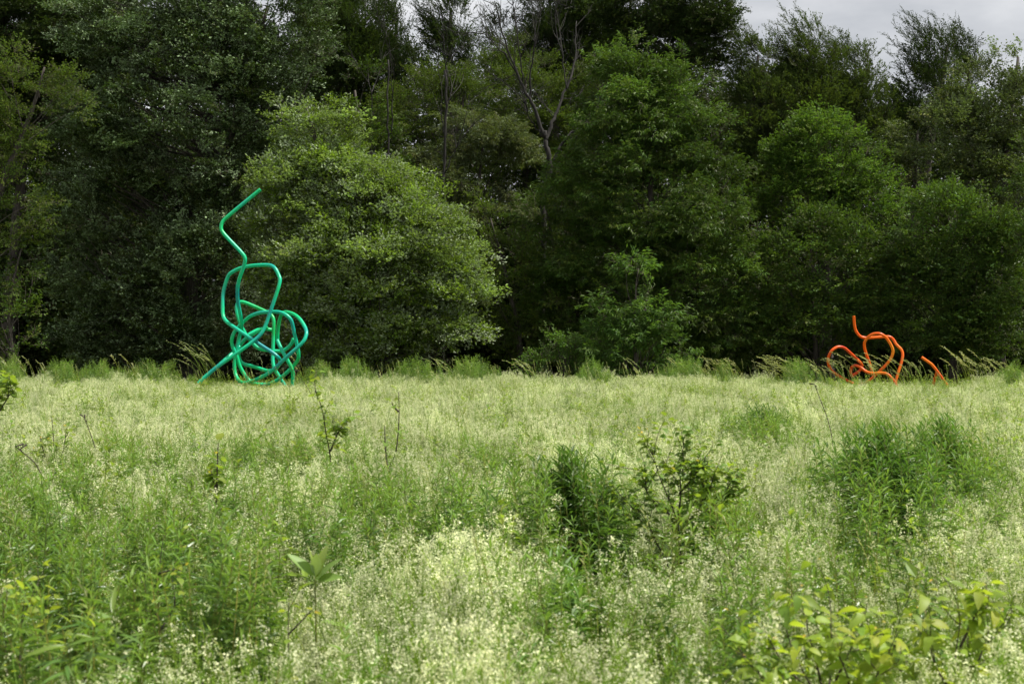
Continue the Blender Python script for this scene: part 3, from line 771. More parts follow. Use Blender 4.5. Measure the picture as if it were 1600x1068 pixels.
def weed_mesh(r):
    b = MB()
    for s in range(3):
        a = r.uniform(0, 6.28); p = np.array([0.06 * math.cos(a), 0.06 * math.sin(a), 0]); h = r.uniform(0.5, 0.8)
        lean = np.array([r.normal() * 0.08 - 0.05, r.normal() * 0.08, 0])
        t = np.linspace(0, 1, 5)[:, None]; b.tube(p + np.array([0, 0, h]) * t + lean * t ** 2, np.linspace(0.004, 0.002, 5), 3, 1, cap=False)
        wr = r.uniform(0.35, 0.6); L0 = r.uniform(0.05, 0.085)
        for k in range(16):
            u = 0.3 + 0.7 * (k + r.random()) / 16; q = p + np.array([0, 0, h]) * u + lean * u * u
            a = k * 2.4; D = np.array([math.cos(a), math.sin(a), r.uniform(-0.1, 0.6) + (0.8 if u > 0.9 else 0)])
            ll = L0 * r.uniform(0.7, 1.2); put(b, leaf_geo(ll, ll * wr, 0.3, r.uniform(0.1, 0.4), 4), q, D, r.normal() * 0.4)
    return b.mesh('weed', [M_SHRUB, M_GSTEM])


def stalk_mesh(r):
    b = MB(); h = r.uniform(0.75, 1.05); t = np.linspace(0, 1, 8)
    pts = np.stack([-0.16 * h * t ** 2, 0 * t, h * t], 1)
    b.tube(pts, np.linspace(0.0035, 0.0018, 8), 3, 1, cap=False)
    for j in range(14):
        u = 0.74 + 0.26 * j / 14; i = u * 7; i0 = min(6, int(i)); q = pts[i0] + (pts[i0 + 1] - pts[i0]) * (i - i0)
        put(b, leaf_geo(r.uniform(0.02, 0.05), 0.008, 0.3, 0.2, 2), q, np.array([-0.3, 0, 0.9]) + r.normal(size=3) * 0.4, 0.0)
    return b.mesh('stalk', [M_SEED, M_GRASS])


rp = np.random.default_rng(3)
BED = [proto(bedstraw_mesh(rp, q)) for q in (0.45, 0.8, 1.0, 1.1, 1.25, 1.4)]
BED_L = [proto(bedstraw_mesh(rp, q)) for q in (0.05, 0.15, 0.3)]
GRA = [proto(grass_mesh(rp)) for _ in range(4)]
GOL = [proto(goldenrod_mesh(rp, M_GOLD)) for _ in range(5)]
G_BED, G_BEDL, G_GRA, G_GOL = [scatter_group(n, p) for n, p in (('bedstraw', BED), ('bedstraw_young', BED_L), ('grass', GRA), ('goldenrod', GOL))]


G_WEED = scatter_group('weeds', [proto(weed_mesh(rp)) for _ in range(5)])
G_STALK = scatter_group('stalks', [proto(stalk_mesh(rp)) for _ in range(5)])


def top_z(Y):                                     # height of the flower canopy above datum
    return 0.70 + 0.06 * sstep(10, 44, Y)


def candidates(dens_fn, ymin, ymax, r, margin=1.25):
    """random points over the visible ground, density per square metre from DENS_FN(Y)"""
    out = []
    edges = np.concatenate([np.arange(ymin, 12, 0.5), np.arange(12, ymax + 0.01, 1.0)])
    for a, c in zip(edges[:-1], edges[1:]):
        w = 0.36 * margin * c + 0.6
        n = r.poisson(dens_fn(0.5 * (a + c)) * 2 * w * (c - a))
        out.append(np.stack([r.uniform(-w, w, n), r.uniform(a, c, n)], 1))
    return np.concatenate(out)


def to_px(x, Y, z):
    return 800 + x / Y * FPX, HOR + (CAMZ - z) / Y * FPX


GREEN_PATCH = [(210, 830, 250, 75, 0.75), (330, 900, 120, 85, 1.0), (70, 775, 150, 60, 0.6), (380, 790, 120, 40, 0.55), (130, 880, 130, 60, 0.8), (610, 780, 150, 42, 0.65), (690, 800, 90, 40, 0.8), (520, 810, 60, 45, 0.7), (905, 830, 95, 85, 0.95),
               (1390, 800, 88, 78, 0.95), (1480, 725, 60, 42, 0.9), (300, 722, 340, 35, 0.5), (1190, 665, 60, 26, 0.7), (900, 930, 80, 65, 0.6),
               (1100, 830, 65, 65, 0.7), (110, 980, 150, 80, 0.6), (1060, 985, 190, 60, 0.45), (1240, 905, 180, 60, 0.4), (780, 700, 60, 30, 0.5), (1560, 760, 60, 50, 0.4),
               (600, 1010, 90, 40, 0.35), (480, 690, 60, 25, 0.45), (1000, 650, 120, 12, 0.4), (150, 640, 120, 12, 0.4), (1420, 650, 130, 14, 0.45)]
CLUMP_AREA = [(905, 850, 50, 60), (1390, 820, 45, 55), (1480, 738, 30, 25), (1100, 850, 30, 40)]
LOW_PATCH = [(492, 960, 60, 45), (250, 985, 60, 50), (130, 1040, 90, 50), (455, 1010, 50, 45), (1350, 1050, 220, 45), (30, 1010, 70, 70), (320, 965, 140, 50), (150, 935, 80, 35), (1010, 905, 130, 45), (1390, 872, 95, 35), (620, 850, 150, 25), (900, 985, 60, 35)]


def low_px(x, Y):
    px, py = to_px(x, Y, 0.45)
    v = np.zeros_like(px)
    for cx, cy, rx, ry in LOW_PATCH:
        v = np.maximum(v, 1 - sstep(0.4, 1.3, ((px - cx) / rx) ** 2 + ((py - cy) / ry) ** 2))
    return v


def patch(px, py):
    v = np.zeros_like(px)
    for cx, cy, rx, ry, s in GREEN_PATCH:
        d = ((px + 22 * np.sin(py * 0.09 + px * 0.021) - cx) / rx) ** 2 + ((py + 14 * np.sin(px * 0.055 + cx) - cy) / ry) ** 2
        v = np.maximum(v, s * (1 - sstep(0.25, 1.5, d)))
    return v


def wob(x, y, k=1.0, s=0.0):
    return (np.sin(x * 1.7 * k + s) * np.sin(y * 1.1 * k + 2 * s + 0.7) + 0.6 * np.sin(x * 3.9 * k + y * 2.3 * k + s) + 0.4 * np.sin(x * 7.1 * k - y * 5.7 * k + 3 * s)) / 2.0


def clear_of(x, Y):
    """a trampled strip round each sculpture and nothing on the path behind it"""
    return np.ones_like(x, bool)


def mound(x, Y):
    """uneven plant height: tussocks half a metre to a metre across"""
    return 1 + 0.16 * wob(x * 0.8, Y * 0.5, 1, 2.0) + 0.20 * wob(x * 2.3, Y * 1.3, 1, 6.0) + 0.10 * wob(x * 5.0, Y * 3.0, 1, 8.0)


def lump(x, Y):
    """extra plant height towards the far edge, kept low in front of the sculptures"""
    px = 800 + x / Y * FPX
    low = np.maximum(1 - sstep(75, 125, np.abs(px - 395)), 1 - sstep(100, 150, np.abs(px - 1388)))
    return np.clip(0.06 + 0.2 * wob(x * 0.7, Y * 0.3, 1, 5.0) + 0.2 * wob(x * 2.1, Y * 0.8, 1, 7.0), 0, 0.45) * sstep(28, 42, Y) * (1 - low) - 0.11 * low * sstep(36, 41, Y)


def meadow():
    r = np.random.default_rng(21)
    # bedstraw
    c = candidates(lambda Y: 38 if Y < 20 else 34, 3.6, 47.0, r)
    x, Y = c.T; gz = ground_z(x, Y); zt = top_z(Y)
    px, py = to_px(x, Y, zt)
    pa = patch(px, py)
    pr = np.clip(0.48 + 0.10 * sstep(18, 30, Y) + 0.9 * wob(x * 0.6, Y * 0.35) + 0.9 * wob(x * 2.1, Y * 1.1, 1, 3.0), 0.05, 1) * (1 - 0.93 * pa)
    k = r.random(len(x)) < pr
    x, Y, gz, zt = x[k], Y[k], gz[k], zt[k]
    h = (zt - gz) * mound(x, Y) * r.uniform(0.78, 1.18, len(x)) * (1 - 0.4 * low_px(x, Y)) + lump(x, Y)
    h = np.maximum(h, 0.08); zs = h / 0.78; xs = np.clip(zs, 0.8, 1.05) * r.uniform(0.9, 1.25, len(x))
    rot = np.stack([r.normal(size=len(x)) * 0.07, r.normal(size=len(x)) * 0.07 - 0.08, r.uniform(0, 6.28, len(x))], 1)
    o = scatter('bedstraw_meadow', G_BED, 6, np.stack([x, Y, gz], 1), rot, np.stack([xs, xs, zs], 1), None, [M_FLOWER, M_STEM], np.clip(0.0 + 0.16 * wob(x * 0.9, Y * 0.5, 1, 12.0) + r.normal(size=len(x)) * 0.08, -0.2, 0.18))
    tag(o, 'foamy cream bedstraw flowers covering the whole meadow', 'wildflowers')
    print('bedstraw', len(x))
    # greener young bedstraw and grass
    c = candidates(lambda Y: 18, 3.4, 47, r); x, Y = c.T; gz = ground_z(x, Y); zt = top_z(Y)
    h = (zt - gz) * mound(x, Y) * r.uniform(0.75, 1.05, len(x)) * (1 - 0.4 * low_px(x, Y)) + lump(x, Y); zs = h / 0.78
    rot = np.stack([r.normal(size=len(x)) * 0.08, r.normal(size=len(x)) * 0.08 - 0.08, r.uniform(0, 6.28, len(x))], 1)
    xs = np.clip(zs, 0.75, 1.1)
    o = scatter('young_bedstraw', G_BEDL, 3, np.stack([x, Y, gz], 1), rot, np.stack([xs, xs, zs], 1), None, [M_FLOWER, M_STEM])
    tag(o, 'thin green bedstraw stems with few flowers between the blooms', 'wildflowers')
    c = candidates(lambda Y: 9 if Y < 20 else 7, 3.2, 52, r); x, Y = c.T; gz = ground_z(x, Y); zt = top_z(Y)
    h = np.where(Y < 44, (zt - gz) * r.uniform(0.8, 1.12, len(x)), r.uniform(0.2, 0.4, len(x))); zs = h / 0.72
    xs = np.clip(zs, 0.7, 1.1)
    rot = np.stack([r.normal(size=len(x)) * 0.08, r.normal(size=len(x)) * 0.08 - 0.12, r.uniform(0, 6.28, len(x))], 1)
    o = scatter('meadow_grass', G_GRA, 4, np.stack([x, Y, gz], 1), rot, np.stack([xs, xs, zs], 1), None, [M_GRASS])
    tag(o, 'fine green grass blades growing through the flowers', 'grass')
    # goldenrod: dense in the green patches, thin elsewhere, a fringe at the far edge
    c = candidates(lambda Y: 20 if Y < 20 else (6 if Y < 44 else 16), 3.6, 49.5, r); x, Y = c.T; gz = ground_z(x, Y); zt = top_z(Y)
    px, py = to_px(x, Y, zt + 0.1)
    pa = patch(px, py)
    for cx, cy, rx, ry in CLUMP_AREA:
        pa = np.where(((px - cx) / rx) ** 2 + ((py - cy) / ry) ** 2 < 1, 0, pa)
    fr = np.zeros_like(px)
    for cx, wd in ((95, 24), (150, 38), (238, 45), (500, 26), (553, 32), (655, 42), (742, 52), (928, 26), (1064, 45), (1130, 14), (1248, 26), (1580, 20), (15, 25)):
        fr = np.maximum(fr, np.exp(-((px - cx) / wd) ** 2))
    guard = (np.abs(px - 395) < 95) | (np.abs(px - 1398) < 122)
    y0 = np.where(guard, 44.6, 42.0 + 1.6 * wob(x * 0.8, 0 * x, 1, 2.0))
    fringe = sstep(y0, y0 + 0.5, Y) * (1 - sstep(46.3, 46.8, Y)) * (0.10 + 0.75 * fr)
    pa = np.where(Y > 42, 0.2 * fr, pa)
    pr = np.clip(0.8 * pa + 0.03 + (0.28 + 0.5 * sstep(16, 28, Y)) * np.clip(wob(x * 1.2, Y * 0.6, 1, 4.0) - 0.2, 0, 1) + fringe, 0, 1)
    k = r.random(len(x)) < pr
    x, Y, gz, zt, pa, fr = x[k], Y[k], gz[k], zt[k], pa[k], fr[k]
    h = np.where((Y < 42) | (fr < 0.1), (zt - gz) * r.uniform(0.95, 1.2, len(x)) * (1 + 0.25 * pa), (0.45 + 0.5 * fr * (1 + 0.5 * wob(x * 2.0, Y, 1, 13.0))) * r.uniform(0.6, 1.2, len(x)))
    zs = h / 0.92; xs = np.clip(zs, 0.75, 1.15)
    rot = np.stack([r.normal(size=len(x)) * 0.06, r.normal(size=len(x)) * 0.06 - 0.08, r.uniform(0, 6.28, len(x))], 1)
    o = scatter('goldenrod_patches', G_GOL, 5, np.stack([x, Y, gz], 1), rot, np.stack([xs, xs, zs], 1), None, [M_GOLD, M_GSTEM])
    tag(o, 'green leafy goldenrod stems growing in dense patches', 'plants')
    print('goldenrod', len(x))
    # broad-leaved weeds and single grass stalks mixed through everything
    c = candidates(lambda Y: 2.6 if Y < 16 else 4.0, 4.5, 46.5, r); x, Y = c.T; gz = ground_z(x, Y); zt = top_z(Y)
    k = r.random(len(x)) < np.clip(0.5 + 0.9 * wob(x * 0.9, Y * 0.5, 1, 11.0), 0.1, 1); x, Y, gz, zt = x[k], Y[k], gz[k], zt[k]
    h = (zt - gz) * r.uniform(0.9, 1.3, len(x)) * (1 + 0.25 * sstep(16, 30, Y)); zs = h / 0.75; xs = np.clip(zs, 0.9, 1.3)
    rot = np.stack([r.normal(size=len(x)) * 0.08, r.normal(size=len(x)) * 0.08 - 0.08, r.uniform(0, 6.28, len(x))], 1)
    o = scatter('meadow_weeds', G_WEED, 5, np.stack([x, Y, gz], 1), rot, np.stack([xs, xs, zs], 1), None, [M_SHRUB, M_GSTEM])
    tag(o, 'broad-leaved green weeds scattered through the flowers', 'weeds')
    c = candidates(lambda Y: 2.5 if Y < 20 else 1.0, 5.0, 48, r); x, Y = c.T; gz = ground_z(x, Y)
    n = len(x); sc = r.uniform(0.75, 1.15, n)
    rot = np.stack([r.normal(size=n) * 0.06, r.normal(size=n) * 0.06, r.normal(size=n) * 0.5], 1)
    o = scatter('grass_stalks', G_STALK, 5, np.stack([x, Y, gz], 1), rot, sc, None, [M_SEED, M_GRASS])
    tag(o, 'single tall grass stalks standing above the flowers', 'grass')


meadow()


# single goldenrod clumps that stand out
def goldenrod_clump(label, px, py_top, Y, wpx, dpt, h, n, mat, seed):
    r = np.random.default_rng(seed)
    cx = P(px, 0, Y)[0]; gz = float(ground_z(cx, Y)); rx = wpx / FPX * Y / 2
    root = thing('goldenrod_clump', label, 'plant', (cx, Y, gz), 'goldenrod clumps standing out of the meadow')
    b = MB()
    for k in range(n):
        a = r.uniform(0, 6.28); q = min(1.5, abs(r.normal()) * 0.62)
        p = np.array([cx + rx * q * math.cos(a) * 0.85, Y + dpt * q * math.sin(a), 0]); p[2] = float(ground_z(p[0], p[1]))
        hh = h * r.uniform(0.78, 1.06) * (1 - 0.08 * q * q)
        goldenrod_stem(b, r, p, hh, np.array([math.cos(a) * q * 0.04 - 0.06, math.sin(a) * q * 0.03, 0]), 34, (0.10, 0.15), low=0.15, wr=0.18)
    o = b.build('stems', [mat, M_GSTEM, mat], root); o['kind'] = 'stuff'


goldenrod_clump('dark green leafy clump left of the central shrub', 905, 740, 9.7, 200, 0.55, 1.16, 130, M_GOLD_D, 1)
goldenrod_clump('dense dark green clump below the orange sculpture', 1390, 712, 11.6, 190, 0.6, 1.2, 190, M_GOLD_D, 2)
goldenrod_clump('smaller green clump behind and right of the dense dark one', 1482, 680, 14.2, 125, 0.45, 1.16, 100, M_GOLD_D, 3)
goldenrod_clump('tall green clump right behind the central shrub', 1110, 745, 10.4, 100, 0.35, 1.0, 40, M_GOLD, 4)
goldenrod_clump('low pale green clump just below the dark leafy clump', 890, 865, 7.2, 80, 0.3, 0.86, 22, M_GOLD, 5)
goldenrod_clump('small leafy clump in far meadow left of orange sculpture', 1195, 640, 22.0, 85, 0.5, 0.82, 70, M_GOLD_D, 6)


# plants whose leaves can be told apart
def leaf_mesh(L, W, mat, fold=0.25, curl=0.2):
    b = MB(); n = 7
    t = np.linspace(0, 1, n); w = W * np.sin(math.pi * np.clip(t, 0, 1) ** 0.8) ** 0.8
    V, F = [], []
    for i in range(n):
        z = -curl * L * t[i] ** 2
        V += [(-w[i] / 2, L * t[i], z + fold * w[i] * 0.5), (0, L * t[i], z), (w[i] / 2, L * t[i], z + fold * w[i] * 0.5)]
    for i in range(n - 1):
        for k in (0, 1):
            F.append((3 * i + k, 3 * i + k + 1, 3 * i + k + 4, 3 * i + k + 3))
    b.add(np.array(V), F)
    return b.mesh('leaf', mat, smooth=True)


def leaf_at(root, me, pos, D, roll, s):
    o = bpy.data.objects.new('leaf', me); COL.objects.link(o); o.parent = root
    o.location = Vector(pos) - Vector(root.location)
    o.rotation_euler = eulers(np.array([D], float), np.array([roll]))[0]; o.scale = (s, s, s)
    return o


def leafy_shrub(name, label, Y, stems, leaf_set, per, r0, seed, lsize=1.0, group=None, spread=0.5, cat='shrub', tips=None, bark=None, side=0):
    """STEMS: lists of (photo x, photo y, depth offset) from the base up; leaves along the upper part of each"""
    r = np.random.default_rng(seed)
    p0 = P(stems[0][0][0], stems[0][0][1], Y)
    gz = float(ground_z(p0[0], Y))
    root = thing(name, label, cat, (p0[0], Y, gz), group)
    made, mass = 0, MB(); ldim = max(v.co.y for v in leaf_set[0].vertices)
    for st in stems:
        pts = np.array([P(a, c, Y + d) for a, c, d in st])
        if st is stems[0] or len(stems) == 1: pts = np.concatenate([[[pts[0, 0], Y, gz - 0.03]], pts])
        n = 3 * len(pts); t = np.linspace(0, len(pts) - 1, n)
        pp = np.stack([np.interp(t, np.arange(len(pts)), pts[:, i]) for i in range(3)], 1)
        pp[1:-1] = (pp[:-2] + 2 * pp[1:-1] + pp[2:]) / 4
        b = MB(); b.tube(pp, np.linspace(r0, r0 * 0.3, n), 6)
        b.build('stem', bark or M_TWIG, root, smooth=True)
        L = np.linalg.norm(pp[-1] - pp[0])
        starts = [(pp, per)]
        for k in range(side):
            s = pp[r.integers(n // 3, n)]; d = unit(unit(pp[-1] - pp[0]) + r.normal(size=3) * 0.6); e = s + d * r.uniform(0.35, 0.8) * min(0.35, L)
            tw = curve(s, e, r.normal(size=3) * 0.02, 5)
            b = MB(); b.tube(tw, np.linspace(r0 * 0.4, r0 * 0.2, 5), 4); b.build('twig', bark or M_TWIG, root)
            starts.append((tw, max(3, per // 2)))
        for line, m in starts:
            for k in range(m):
                u = (0.35 if line is pp else 0.2) + (0.65 if line is pp else 0.8) * (k + r.random()) / m
                i = min(len(line) - 1, int(u * (len(line) - 1) + 0.5)); q = line[i] + r.normal(size=3) * 0.012
                a = k * 2.4 + r.normal() * 0.4
                D = np.array([math.cos(a) - 0.1, math.sin(a), r.uniform(-0.25, 0.5) + (0.8 if u > 0.93 and leaf_set is not DOG else 0)])
                young = tips is not None and u > 0.9 and r.random() < 0.5
                me = (tips if young else leaf_set)[r.integers(0, len(tips if young else leaf_set))]
                sz = r.uniform(0.65, 1.15) * lsize * (0.6 if young else 1)
                if made < 290: leaf_at(root, me, q + unit(D) * 0.012, D, r.normal() * 0.4, sz)
                else: put(mass, leaf_geo(ldim, ldim * 0.7, 0.25, 0.35, 4), q + unit(D) * 0.012, D, r.normal() * 0.4, sz)
                made += 1
    if mass.n: mass.build('foliage', leaf_set[0].materials[0], root)['kind'] = 'stuff'
    return root


ROUND = [leaf_mesh(0.055, 0.042, M_SHRUB, 0.25, c) for c in (0.1, 0.25, 0.4)]
ROUND_Y = [leaf_mesh(0.05, 0.034, M_YELLOW, 0.25, c) for c in (0.1, 0.3)]
GOLDT = [leaf_mesh(0.05, 0.024, M_YOUNG, 0.3, c) for c in (0.1, 0.3)]
DOG = [leaf_mesh(0.088, 0.050, m, 0.25, c) for c, m in ((0.3, M_YELLOW), (0.5, M_SHRUB), (0.75, M_YELLOW), (0.9, M_SHRUB))]
MILK = [leaf_mesh(0.175, 0.062, M_MILK, 0.3, c) for c in (0.05, 0.15)]
LANCE = [leaf_mesh(0.13, 0.019, M_GOLD, 0.4, c) for c in (0.15, 0.35)]
LANCE_Y = [leaf_mesh(0.11, 0.018, M_YELLOW, 0.4, c) for c in (0.1, 0.2)]

leafy_shrub('shrub', 'slender brown-stemmed shrub with round leaves in middle of meadow', 9.5, [
    [(1066, 940, 0), (1063, 860, 0), (1060, 820, 0), (1050, 790, 0.05), (1030, 745, 0.1), (1018, 700, 0.1)],
    [(1062, 845, 0), (1075, 815, 0), (1092, 795, -0.05), (1110, 765, -0.1), (1118, 735, -0.1)],
    [(1048, 900, 0), (1038, 868, 0), (1020, 838, 0.05), (1002, 815, 0.1), (990, 790, 0.1)],
    [(1058, 815, 0), (1064, 775, 0.1), (1062, 735, 0.15), (1068, 700, 0.15)],
    [(1050, 805, 0), (1025, 790, -0.1), (1008, 765, -0.15), (1002, 735, -0.15)],
    [(1080, 810, 0), (1105, 795, 0.1), (1130, 780, 0.15), (1140, 755, 0.15)],
    [(1062, 770, 0.1), (1085, 745, 0), (1095, 715, 0)]],
    ROUND, 26, 0.008, 31, spread=0.5, tips=GOLDT, side=10, lsize=1.05)
leafy_shrub('shrub', 'yellow green leafy shrub in bottom right foreground', 5.3, [
    [(1290, 1110, 0), (1255, 1050, -0.1), (1235, 1005, -0.1)], [(1290, 1110, 0), (1300, 1040, 0.15), (1298, 965, 0.15)], [(1290, 1110, 0), (1360, 1070, -0.2), (1385, 1030, -0.2)], [(1290, 1110, 0), (1230, 1080, -0.25), (1215, 1045, -0.25)],
    [(1290, 1100, 0), (1275, 1030, 0), (1262, 985, 0)], [(1290, 1100, 0), (1225, 1040, 0.1), (1195, 985, 0.1)],
    [(1290, 1100, 0), (1320, 1030, -0.05), (1345, 985, -0.05)], [(1290, 1110, 0), (1385, 1050, 0.1), (1400, 1000, 0.1)],
    [(1290, 1100, 0), (1190, 1070, -0.1), (1178, 1015, -0.1)], [(1290, 1100, 0), (1330, 1070, -0.2), (1310, 1020, -0.2)]],
    DOG, 16, 0.006, 32, tips=GOLDT, side=3, lsize=0.78)
leafy_shrub('shrub', 'taller yellow green shrub at the lower right corner', 5.5, [
    [(1500, 1110, 0), (1490, 1040, 0), (1500, 975, 0)], [(1500, 1100, 0), (1530, 1030, 0.1), (1545, 985, 0.1)],
    [(1500, 1100, 0), (1460, 1040, -0.1), (1450, 990, -0.1)], [(1500, 1010, 0.05), (1520, 970, 0.05), (1528, 945, 0.05)]],
    DOG, 16, 0.006, 33, tips=GOLDT, side=3, lsize=0.78)
leafy_shrub('sapling', 'thin sapling with yellow green leaves in the left foreground', 6.4, [
    [(250, 1010, 0), (247, 940, 0), (248, 890, 0), (256, 835, 0)], [(250, 985, 0), (275, 945, 0.05), (268, 900, 0.05)],
    [(249, 960, 0), (215, 950, 0), (196, 955, 0)], [(248, 895, 0), (275, 888, 0), (285, 892, 0)]],
    ROUND_Y, 9, 0.005, 34, cat='sapling', lsize=0.9, tips=GOLDT)
leafy_shrub('milkweed', 'broad-leaved milkweed shoot standing among the cream flowers', 6.4, [[(494, 1000, 0), (493, 930, 0), (492, 902, 0)]], MILK, 2, 0.006, 35, cat='plant', bark=M_GSTEM)
mk = bpy.data.objects['milkweed']
mq = P(493, 908, 6.4)
for k, (dx, dy, dz, s) in enumerate([(-0.18, 0.0, 1.0, 1.0), (0.25, 0.25, 1.0, 0.95), (-0.9, 0.05, 0.75, 0.95), (0.75, -0.1, 0.85, 0.95), (0.9, -0.2, 0.12, 0.75), (0.1, -0.5, 1.0, 0.8)]):
    leaf_at(mk, MILK[k % 2], mq + np.array([0, 0, 0.012 * (k % 3)]), (dx, dy, dz), [0.1, -0.2, 0.6, -0.5, -0.9, 0.0][k], s)
leafy_shrub('sapling', 'small sprig with yellow leaves below the milkweed', 5.7, [[(452, 1060, 0), (450, 985, 0), (452, 925, 0)], [(451, 990, 0), (480, 960, 0), (492, 948, 0)]],
            ROUND_Y, 6, 0.004, 36, cat='sapling', lsize=0.85, tips=GOLDT)
for i, (x, yb, yt, Y, lab) in enumerate([(148, 1075, 965, 5.0, 'tall lance-leaved goldenrod stem in the bottom left foreground'), (183, 1075, 955, 5.1, 'goldenrod stem rightmost of the three in bottom left foreground'),
                                        (112, 1075, 985, 4.9, 'goldenrod stem leftmost of the three in bottom left foreground')]):
    leafy_shrub('goldenrod', lab, Y, [[(x, yb, 0), (x - 2, (yb + yt) / 2, 0), (x - 3, yt, 0)]], LANCE, 26, 0.004, 40 + i, cat='plant', bark=M_GSTEM, tips=LANCE_Y, group='goldenrod stems in the foreground')
leafy_shrub('shrub', 'grey-stemmed leafy weed at the left edge of the foreground', 5.6, [[(12, 1080, 0), (8, 990, 0), (2, 915, 0)], [(30, 1075, 0), (33, 980, 0.05), (40, 925, 0.05)], [(60, 1075, 0.1), (62, 1000, 0.1), (72, 945, 0.1)]],
            ROUND_Y, 13, 0.004, 44, cat='plant', lsize=0.9, side=2)
leafy_shrub('sapling', 'dark leafy shoot with brown stem left of centre meadow', 10.6, [[(338, 790, 0), (339, 740, 0), (341, 692, 0)], [(339, 770, 0), (333, 750, 0), (330, 735, 0)]], ROUND, 26, 0.012, 45, cat='sapling', lsize=1.35, tips=GOLDT)
leafy_shrub('sapling', 'spindly sapling with dark stem and few round leaves', 14.0, [[(516, 765, 0), (517, 715, 0), (510, 680, 0), (503, 635, 0), (492, 610, 0)], [(516, 705, 0), (528, 675, 0), (535, 665, 0)]], ROUND, 20, 0.010, 46, cat='sapling', lsize=1.4, side=4)
leafy_shrub('sapling', 'nearly bare forked sapling right of the spindly one', 14.0, [[(605, 770, 0), (606, 735, 0), (620, 705, 0), (624, 650, 0), (623, 612, 0)], [(606, 735, 0), (602, 700, 0), (601, 665, 0)], [(623, 643, 0), (615, 635, 0), (612, 628, 0)]], ROUND, 5, 0.011, 47, cat='sapling', lsize=1.3)
leafy_shrub('shrub', 'leafy green branch poking in at left edge of meadow', 18.0, [[(-15, 680, 0), (-8, 640, 0), (12, 598, 0)], [(-12, 660, 0), (10, 625, 0), (22, 605, 0)], [(-15, 680, 0), (-5, 620, 0.2), (0, 600, 0.2)]], ROUND, 16, 0.012, 48, lsize=2.0, side=3)
leafy_shrub('shrub', 'low leafy weed with yellowish top in left meadow', 14.5, [[(85, 740, 0), (84, 690, 0), (81, 650, 0)], [(90, 740, 0), (100, 700, 0), (104, 668, 0)], [(82, 740, 0), (68, 705, 0), (62, 680, 0)]], ROUND, 14, 0.008, 49, lsize=1.2, tips=GOLDT, side=3)


def dead_stalk(label, Y, pts):
    b = MB()
    w = np.array([P(a, c, Y) for a, c in pts]); w = np.concatenate([[[w[0, 0] + 0.05, Y, float(ground_z(w[0, 0], Y))]], w])
    n = 4 * len(w); t = np.linspace(0, len(w) - 1, n)
    pp = np.stack([np.interp(t, np.arange(len(w)), w[:, i]) for i in range(3)], 1); pp[1:-1] = (pp[:-2] + 2 * pp[1:-1] + pp[2:]) / 4
    b.tube(pp, np.linspace(0.006, 0.004, n), 5)
    r = np.random.default_rng(len(label))
    for k in range(3):
        s = pp[-1 - k]; b.tube([s, s + np.array([r.normal() * 0.05, r.normal() * 0.03, r.uniform(0.0, 0.05)])], [0.004, 0.01], 5)
    tag(b.build('dead_stalk', M_TWIG, smooth=True), label, 'stalk', 'dry stalks leaning in the meadow')


dead_stalk('dry brown stalk with a dark seed head in left meadow', 15.5, [(152, 712), (146, 690), (138, 668), (131, 651)])
dead_stalk('long leaning dry stalk at far left of meadow', 12.5, [(75, 760), (55, 722), (24, 697)])
dead_stalk('leaning dry stalk in front of meadow below orange sculpture', 17.0, [(1300, 680), (1292, 650), (1280, 620), (1273, 600)])
dead_stalk('dry stalk bending beside right foot of green sculpture', 30.0, [(490, 622), (478, 601), (465, 588), (461, 578)])


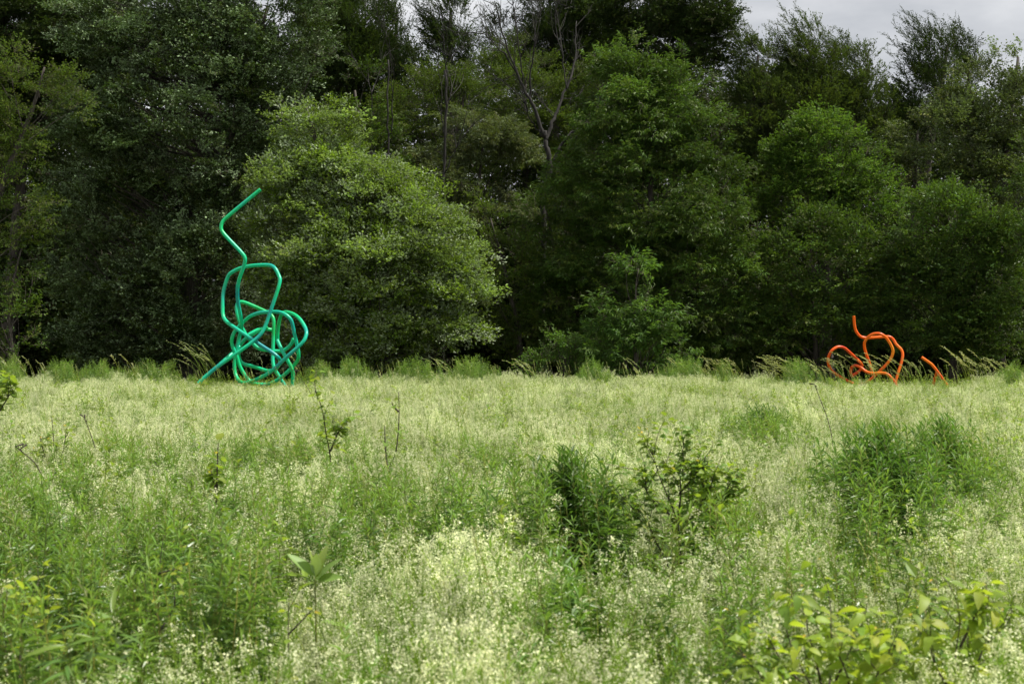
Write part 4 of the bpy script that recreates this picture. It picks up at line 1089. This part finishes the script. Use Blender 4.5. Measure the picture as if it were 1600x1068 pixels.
# tall seeding grass along the far edge
def tall_grass(label, px, Y, n, h, spread, seed, lean=0.35):
    r = np.random.default_rng(seed)
    cx = P(px, 0, Y)[0]; gz = float(ground_z(cx, Y))
    root = thing('tall_grass', label, 'grass', (cx, Y, gz), 'tall seeding grass at the meadow edge')
    b, s = MB(), MB()
    for k in range(n):
        p = np.array([cx + r.normal() * spread, Y + r.normal() * 0.25, gz]); hh = (h + 0.25) * r.uniform(0.65, 1.05)
        ln = lean * hh * r.uniform(0.5, 1.4)
        t = np.linspace(0, 1, 9)
        pts = p + np.stack([-ln * t ** 2.0, r.normal() * 0.05 * t, hh * (t - 0.10 * t ** 5 * (1 + lean))], 1)
        b.tube(pts, np.linspace(0.008, 0.004, 9), 3, cap=False)
        nd = 12
        for j in range(nd):                                   # drooping seed head on the last quarter
            u = 0.72 + 0.28 * j / nd; i = u * 8; i0 = min(7, int(i)); q = pts[i0] + (pts[i0 + 1] - pts[i0]) * (i - i0)
            D = unit(pts[-1] - pts[-3]) + r.normal(size=3) * 0.35 + np.array([-0.1, 0, -0.15])
            put(s, leaf_geo(r.uniform(0.06, 0.12) * (1.15 - 0.5 * (u - 0.72) / 0.28), 0.02, 0.3, 0.2, 2), q, D, r.uniform(0, 3), 1.0)
        for j in range(2):                                    # long blades
            a = r.uniform(0, 6.28); l = hh * r.uniform(0.35, 0.6)
            tt = np.linspace(0, 1, 5)[:, None]
            bl = p + np.array([0, 0, l]) * tt + np.array([math.cos(a) * 0.12 - 0.15, math.sin(a) * 0.1, -0.12]) * tt ** 2
            ribbon(b, bl, np.array([0.008, 0.009, 0.008, 0.005, 0.001]), unit(np.array([math.sin(a), math.cos(a), 0])))
    o = b.build('stalks', M_GRASS, root); o['kind'] = 'stuff'
    o = s.build('seed_heads', M_SEED, root); o['kind'] = 'stuff'


for i, (px, Y, n, h, sp, lab, ln) in enumerate([
        (335, 45.2, 14, 1.75, 0.22, 'tall arching grass just left of the green sculpture', 0.55),
        (45, 45.0, 9, 1.2, 0.4, 'thin upright grass at far left of meadow edge', 0.3),
        (215, 45.5, 4, 1.25, 0.4, 'few wispy grass stalks left of the arching grass', 0.3),
        (500, 45.6, 5, 1.25, 0.4, 'wispy grass stalks just right of the green sculpture', 0.35),
        (700, 45.4, 12, 1.05, 0.6, 'row of short nodding grass heads in front of lit tree', 0.5),
        (840, 44.6, 9, 1.15, 0.14, 'pale nodding grass tuft left of the small rounded bush', 0.5),
        (1000, 45.0, 6, 1.1, 0.35, 'sparse pale grass in front of pointed sapling', 0.4),
        (1090, 45.2, 9, 1.15, 0.4, 'thin dry grass right of the pointed sapling', 0.4),
        (1145, 45.0, 12, 1.15, 0.25, 'bent pale grass in front of dark gap right of centre', 0.5),
        (1255, 44.8, 26, 1.2, 0.35, 'thick drooping grass tuft left of the orange sculpture', 0.75),
        (1305, 45.2, 14, 1.15, 0.3, 'grass leaning over the left loop of orange sculpture', 0.6),
        (1385, 44.9, 14, 1.35, 0.4, 'seeding grass in front of the curling orange sculpture', 0.6),
        (1440, 45.1, 9, 1.1, 0.3, 'pale grass between the two orange pieces', 0.45),
        (1520, 45.6, 14, 1.5, 0.25, 'tall grass with full seed heads right of short orange tube', 0.4),
        (1570, 45.2, 16, 1.2, 0.45, 'nodding grass at far right of the meadow edge', 0.6)]):
    tall_grass(lab, px, Y, n, h, sp, 60 + i, ln)
